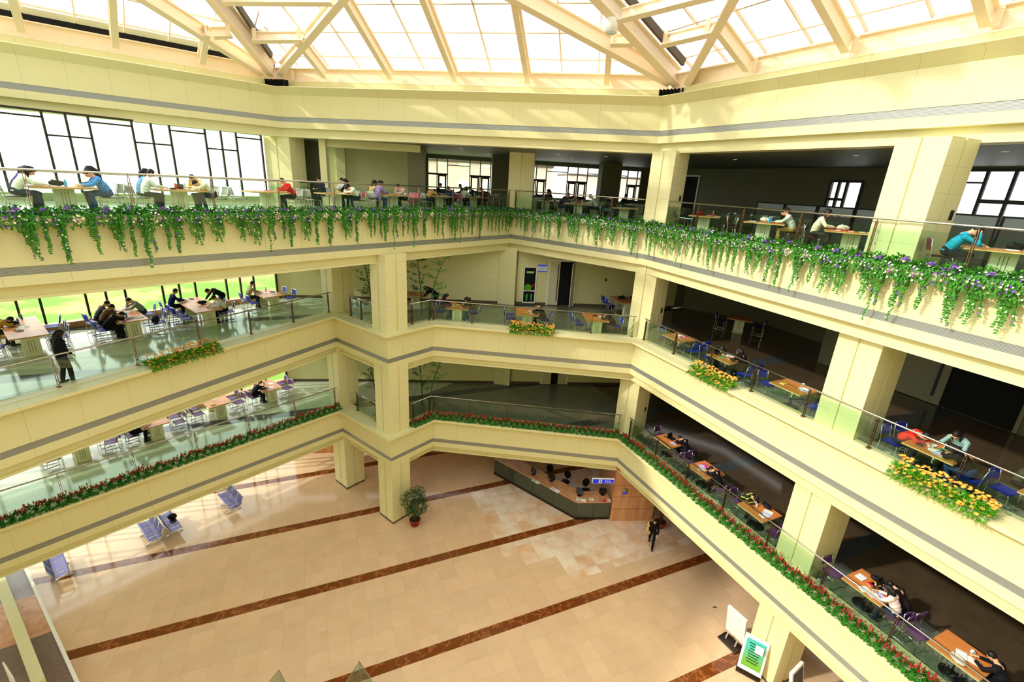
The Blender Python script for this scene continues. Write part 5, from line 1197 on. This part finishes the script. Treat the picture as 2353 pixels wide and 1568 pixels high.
# white loudspeaker hanging under the diagonal beam
r = thing('hanging_lamp', 'white cylinder lamp fixed under the diagonal roof beam near the second node', 'lamp', (2.78, 18.65, 21.6))
MB().lathe([(0, -.1), (.2, -.1), (.24, .4), (.22, .42), (0, .42)], 24).build('housing', 'cup_white', r, True); MB().lathe([(0, -.14), (.14, -.14), (.17, -.1), (0, -.1)], 24).build('diffuser', 'bottle_clear', r, True); MB().tube([(0, 0, .4), (0, 0, .6)], .03, 8).build('bracket', 'chrome', r)

# ------------------------------------------------------------------ ground floor
# reception counter: angled front, stone top
def poly_at(pts, d): return [p.to_tuple() for p in offset([V2(*p) for p in pts], d)]
CT = [(-.62, 23.7), (3.85, 20.1), (5.62, 20.28)]
r = thing('reception_counter', 'angled reception counter with dark glass front and pink stone top', 'counter', (0, 0, 0))
inn = poly_at(CT, -.85); out = poly_at(CT, .06)
MB().prism(out+inn[::-1], 1.06, 1.11).build('stone_top', 'counter_stone' if 'counter_stone' in MATS else 'travertine', r)
mat('counter_front', (72, 78, 62), .12, 0, .05, 1.5, .6)
for i in range(2):
    a, b = V2(*CT[i]), V2(*CT[i+1]); t = (b-a).normalized(); L = (b-a).length; n = V2(t.y, -t.x)
    k = 4 if i == 0 else 2
    for j in range(k):
        p, q = a+t*(L*j/k+.01)-n*.03, a+t*(L*(j+1)/k-.01)-n*.03; MB().bar((p.x, p.y, .58), (q.x, q.y, .58), .05, .92).build('front_panel', 'counter_front', r)
    p, q = a-n*.02, b-n*.02; MB().bar((p.x, p.y, .06), (q.x, q.y, .06), .08, .12).build('plinth', 'dark_frame', r); MB().bar((p.x, p.y, 1.045), (q.x, q.y, 1.045), .1, .03).build('edge_strip', 'chrome', r)
MB().prism(poly_at(CT, -.07)+poly_at(CT, -.8)[::-1], .7, 1.05).build('carcass', 'dark_wood', r)
# stone pier beside it
o = struct(MB().prism([(5.65, 20.14), (7.9, 20.36), (9.0, 23.4), (8.2, 24.4), (5.75, 24.0)], 0, 3.1).build('wall_pier', 'travertine'))
jt = MB()
for z in (.75, 1.5, 2.2): jt.bar((5.66, 20.134, z), (7.9, 20.354, z), .006, .012)
jt.build('joint', 'skirting', o)
def monitor(x, y, rz, label, back=False):
    r = thing('monitor', label, 'monitor', (x, y, 1.11), R(rz)); MB().bbox(0, 0, .25, .4, .05, .32, .012).build('casing', 'black_plastic', r); MB().box(0, -.027, .25, .35, .004, .27).build('screen', 'screen_glass', r)
    MB().box(0, .04, .25, .26, .09, .2).build('back_shell', 'black_plastic', r); MB().bar((0, .02, .02), (0, .02, .14), .06, .05).build('neck', 'black_plastic', r); MB().lathe([(0, 0), (.12, 0), (.1, .02), (0, .025)], 16).build('foot', 'black_plastic', r)
monitor(1.62, 22.25, -48, 'desk monitor on the counter nearest the dark back corner'); monitor(4.0, 20.62, -35, 'desk monitor with pale screen near the counter bend'); monitor(2.6, 21.75, 150, 'low black screen turned away in the middle of the counter'); monitor(5.25, 20.8, 175, 'black monitor seen from behind beside the stone pier')
def office_chair(x, y, rz, label):
    r = thing('office_chair', label, 'chair', (x, y, 0), R(rz)); MB().bbox(0, 0, .5, .46, .46, .08, .03).build('seat', 'black_plastic', r); b = MB(); b.ell((0, -.24, .88), (.21, .05, .27), 16, 10); b.build('backrest', 'black_plastic', r, True)
    MB().tube([(0, -.24, .62), (0, -.2, .5), (0, 0, .46)], .025, 8).build('back_bar', 'black_plastic', r); MB().tube([(0, 0, .1), (0, 0, .46)], .03, 8).build('gas_lift', 'chrome', r)
    for k in range(5):
        a = 2*math.pi*k/5; MB().tube([(0, 0, .1), (.27*math.cos(a), .27*math.sin(a), .06)], .022, 6).build('leg', 'black_plastic', r); MB().ell((.28*math.cos(a), .28*math.sin(a), .03), (.03, .03, .03), 8, 6).build('caster', 'black_plastic', r)
office_chair(2.6, 23.1, 170, 'black office chair behind the back corner monitor'); office_chair(4.6, 21.9, 185, 'black office chair behind the counter bend'); office_chair(3.5, 22.6, 150, 'low black office chair in the middle behind the counter')
for i, (x, y, rz, m, w, l, lab) in enumerate(((1.75, 21.6, -40, 'paper', .5, .22, 'faint printed sheet on the counter near the back corner'), (2.75, 20.95, -40, 'paper', .55, .26, 'long pale sheet in the middle of the stone counter'), (4.05, 20.25, -15, 'paper', .5, .22, 'white printed card by the counter bend'), (4.6, 20.35, -5, 'paper', .26, .2, 'small white notice standing on the short counter arm'), (5.22, 20.3, -4, 'cover_red', .24, .22, 'red and white leaflet on the short counter arm'), (5.5, 20.36, 5, 'paper', .18, .16, 'white slip beside the stone pier on the counter'))):
    r = thing('notice', lab, 'notice', (x, y, 1.1105), R(rz)); MB().box(0, 0, .004, w, l, .008).build('sheet', m, r)
    tx = MB()
    for k in range(4): tx.box(-w*.2, l*.3-k*l*.18, .009, w*.4, .012, .001)
    tx.build('lettering', 'cover_dark' if m == 'paper' else 'paper', r)
r = thing('hanging_sign', 'blue lit direction sign hanging under the balcony beside the stone pier', 'sign', (4.95, 19.85, 2.62), R(3))
MB().bbox(0, 0, 0, 1.12, .09, .28, .01).build('casing', 'white_frame', r); p_ = MB().box(0, -.047, 0, 1.06, .004, .24).build('face', 'blue_sign', r)
bs = MATS['blue_sign'].node_tree.nodes['Principled BSDF']; bs.inputs['Emission Color'].default_value = (.01, .03, .6, 1); bs.inputs['Emission Strength'].default_value = .6
MB().box(-.15, -.051, 0, .17, .004, .19).build('pictogram', 'cup_white', p_); tx = MB()
for i in range(3):
    tx.box(.1+i*.11, -.051, .045, .075, .004, .012); tx.box(.1+i*.11, -.051, .015, .075, .004, .012); tx.box(.1+i*.11, -.051, .03, .014, .004, .08)
for i in range(9): tx.box(.1+i*.042, -.051, -.055, .03, .004, .025)
tx.build('lettering', 'cup_white', p_); pt = MB(); pt.box(-.15, -.054, .03, .05, .003, .05); pt.box(-.15, -.054, -.03, .09, .003, .05); pt.build('symbol', 'blue_sign', p_)
for x in (-.45, .45): MB().bar((x, 0, .14), (x, 0, .75), .02, .02).build('hanger', 'chrome', r)
r = thing('wall_plaque', 'small grey and blue plaque on the travertine pier', 'sign', (6.22, 20.175, 1.85), R(5.6)); MB().box(0, 0, .05, .26, .015, .24).build('plate', 'chrome', r); MB().box(0, -.002, -.12, .26, .015, .09).build('blue_strip', 'blue_sign', r)
# waiting benches: steel frames with dark perforated seats
mat('bench_steel', (92, 84, 128), .3, .5, .1, 40.)
def bench(x, y, rz, seats, label):
    r = thing('waiting_bench', label, 'bench', (x, y, 0), R(rz)); w = .56; L = seats*w
    for i in range(seats):
        cx = -L/2+w*(i+.5); mb = MB(); pf = [(.24, .43), (.2, .445), (-.1, .405), (-.2, .41), (-.25, .5), (-.36, .84), (-.38, .87)]
        vs = [(cx+s*.24, y_, z_) for y_, z_ in pf for s in (-1, 1)]+[(cx+s*.24, y_-.012, z_-.016) for y_, z_ in pf for s in (-1, 1)]; n = len(pf)
        mb.add(vs, [(2*k, 2*k+1, 2*k+3, 2*k+2) for k in range(n-1)]+[(2*n+2*k+2, 2*n+2*k+3, 2*n+2*k+1, 2*n+2*k) for k in range(n-1)]); mb.build('seat', 'bench_steel', r)
    for i in range(seats+1):
        cx = -L/2+w*i; MB().tube([(cx, .26, .42), (cx, .2, .44), (cx, -.1, .395), (cx, -.2, .4), (cx, -.26, .5), (cx, -.39, .88)], .017, 6).build('rib', 'chrome', r, True)
    for s in (-1, 1):
        cx = s*(L/2); MB().tube([(cx, -.24, .5), (cx, -.2, .62), (cx, .12, .62), (cx, .2, .55), (cx, .18, .44)], .018, 6).build('armrest', 'chrome', r, True)
        cx = s*(L/2-.4); MB().tube([(cx, .3, .02), (cx, .0, .1), (cx, -.34, .02)], .022, 6).build('leg', 'chrome', r, True); MB().tube([(cx, 0, .1), (cx, -.02, .38)], .028, 8).build('leg_post', 'chrome', r, True)
    MB().bar((-L/2, -.02, .37), (L/2, -.02, .37), .06, .05).build('seat_beam', 'chrome', r)
for x, y, rz, n, lab in ((-18.2, 14.95, -38.5, 3, 'waiting bench of dark seats nearest the stone landing'), (-16.1, 17.13, 141.5, 3, 'waiting bench back to back, side facing the stone landing'), (-15.58, 17.78, -38.5, 3, 'waiting bench back to back, side facing the columns'), (-13.85, 19.5, 141.5, 3, 'single waiting bench nearest the window-side column')): bench(x, y, rz, n, lab)
loose('holdall', 'bag_black', -15.6, 17.95, .42, R(20), 'black holdall lying on the back-to-back waiting bench')
# display stands by the near right column
def kiosk(x, y, rz, label, poster):
    r = thing('display_stand', label, 'display stand', (x, y, 0), R(rz)); MB().bbox(0, .08, .03, .8, .5, .06, .01).build('base', 'dark_frame', r)
    tl = -R(12); b = MB(); b.box(0, 0, .92, .78, .1, 1.35, 0, 0, tl); b.build('frame', 'white_frame', r); o = MB().box(0, -.055, .97, .62, .01, 1.08, 0, 0, tl); o = o.build('panel', 'black_plastic' if not poster else None, r)
    if poster:
        m, nt, bs = newmat('poster_print'); N = NT(nt); c = N.xyz(N.obj()); f = N.ramp(c[2], .5, 1.5)
        nt.links.new(N.mix(N.ramp(N.math('ADD', f, N.math('MULTIPLY', N.noise(N.obj(), 2., 2), .3)), .3, .9), lin(110, 176, 60), lin(70, 190, 180)), bs.inputs['Base Color']); o.data.materials.clear(); o.data.materials.append(m)
        tx = MB()
        for k in range(8): tx.box(0, -.064-(.97-1.36+k*.1)*.212, 1.36-k*.1, .4-.04*(k % 3), .004, .035, 0, 0, tl)
        tx.build('lettering', 'leaf_dark', o); MB().box(.12, -.15, 1.36, .26, .006, .3, 0, 0, tl).build('pinned_note', 'paper', o); MB().box(0, .005, .5, .58, .006, .1, 0, 0, tl).build('footer_strip', 'bottle_blue', o)
    for s in (-.2, .2): MB().bar((s, .1, .05), (s, .02, .3), .05, .04).build('strut', 'chrome', r)
kiosk(9.28, 12.35, -33, 'tilted white display stand with green poster by the near column foot', True); kiosk(10.25, 11.35, 35, 'tilted white display stand with dark panel behind the green one', False); kiosk(9.2, 13.55, 120, 'white display stand seen edge-on left of the near column', False)
# stone landing in the near corner
r = struct(MB().prism([(-21.2, 13.9), (-19.35, 14.7), (-12.6, 9.9), (-14.2, 8.4)], 0, .5).build('floor_landing', None)); grain_mat('granite', (142, 120, 110), (112, 94, 88), 14., (1, 1, 1), .2); r.data.materials.append(MATS['granite'])
MB().prism([(-17.6, 13.46), (-15.6, 12.05), (-17.2, 10.9), (-19.3, 12.4)], .5, .506).build('inlay', 'travertine', r)
MB().bar((-19.35, 14.7, .27), (-12.6, 9.9, .27), .1, .54).build('kerb', 'white_frame', r); MB().bar((-20.1, 14.35, .75), (-14.0, 10.0, .75), .3, .5).build('parapet', 'cream_plain', r)
r = thing('notice_board', 'blank white board standing on the stone landing in the near corner', 'board', (-14.75, 9.95, .5), R(-30)); MB().bbox(0, 0, .62, .9, .04, .8, .01).build('panel', 'paper', r); MB().bar((0, .03, 0), (0, .03, .4), .06, .06).build('post', 'chrome', r); MB().lathe([(0, 0), (.22, 0), (.2, .02), (0, .03)], 16).build('foot', 'chrome', r)
potted('landing_plant', 'spiky green plant at the edge of the stone landing', -19.3, 13.1, 1.5, .5, 404, 200, 'leaf_bright')
flat('floor_box', 'small round brass floor outlet on the marble near the right columns', 'outlet', 9.15, 15.1, .004, .16, .16, .008, 0, 'bronze_post')
for i, (x, y, lab) in enumerate(((-6.4, 9.95, 'glass corner screen standing on the marble, nearer the stone landing'), (-4.12, 10.35, 'glass corner screen standing on the marble, farther from the stone landing'))):
    r = thing('glass_screen', lab, 'screen', (x, y, 0), R(15))
    for a in (-60, -120):
        q = d2(a)*.8; g = MB(); g.bar((0, 0, 1.1), (q.x, q.y, 1.1), .012, 2.2); g.build('glass_pane', 'rail_glass', r)
        e = MB(); e.bar((0, 0, 2.2), (q.x, q.y, 2.2), .014, .014); e.build('edge_strip', 'chrome', r)
    MB().bar((0, 0, 0), (0, 0, 2.2), .02, .02).build('corner_post', 'chrome', r)
for pr in PROTOS: hide_proto(pr)
# ------------------------------------------------------------------ light: hazy bright sky and sun
w = bpy.data.worlds.new('sky'); sc.world = w; w.use_nodes = True
bg = w.node_tree.nodes['Background']; bg.inputs[0].default_value = (.985, 1., .95, 1)
WN = NT(w.node_tree); gl = WN.n('ShaderNodeVectorMath', operation='DOT_PRODUCT'); w.node_tree.links.new(WN.n('ShaderNodeTexCoord').outputs['Generated'], gl.inputs[0])
gl.inputs[1].default_value = Vector((-.86, .18, .42)).normalized()     # the hazy sky is brightest around the veiled sun
w.node_tree.links.new(WN.math('ADD', 1.6, WN.math('MULTIPLY', 4.2, WN.math('POWER', WN.math('MAXIMUM', gl.outputs['Value'], 0.), 3.5))), bg.inputs[1])
sl = bpy.data.lights.new('sun', 'SUN'); so = bpy.data.objects.new('sun', sl); COL.objects.link(so)
sl.energy = 3.0; sl.angle = R(2.2); sl.color = (1., .95, .82)
so.rotation_euler = Vector((-.80, -.22, .54)).to_track_quat('Z', 'Y').to_euler()
sc.view_settings.view_transform = 'Standard'; sc.view_settings.look = 'None'; sc.view_settings.gamma = 1; sc.view_settings.exposure = -.08
sc.view_settings.use_curve_mapping = False
cy = sc.cycles
cy.max_bounces = 6; cy.diffuse_bounces = 4; cy.glossy_bounces = 3; cy.transmission_bounces = 4; cy.transparent_max_bounces = 16
cy.use_denoising = True; cy.caustics_reflective = False; cy.caustics_refractive = False; cy.sample_clamp_indirect = 6
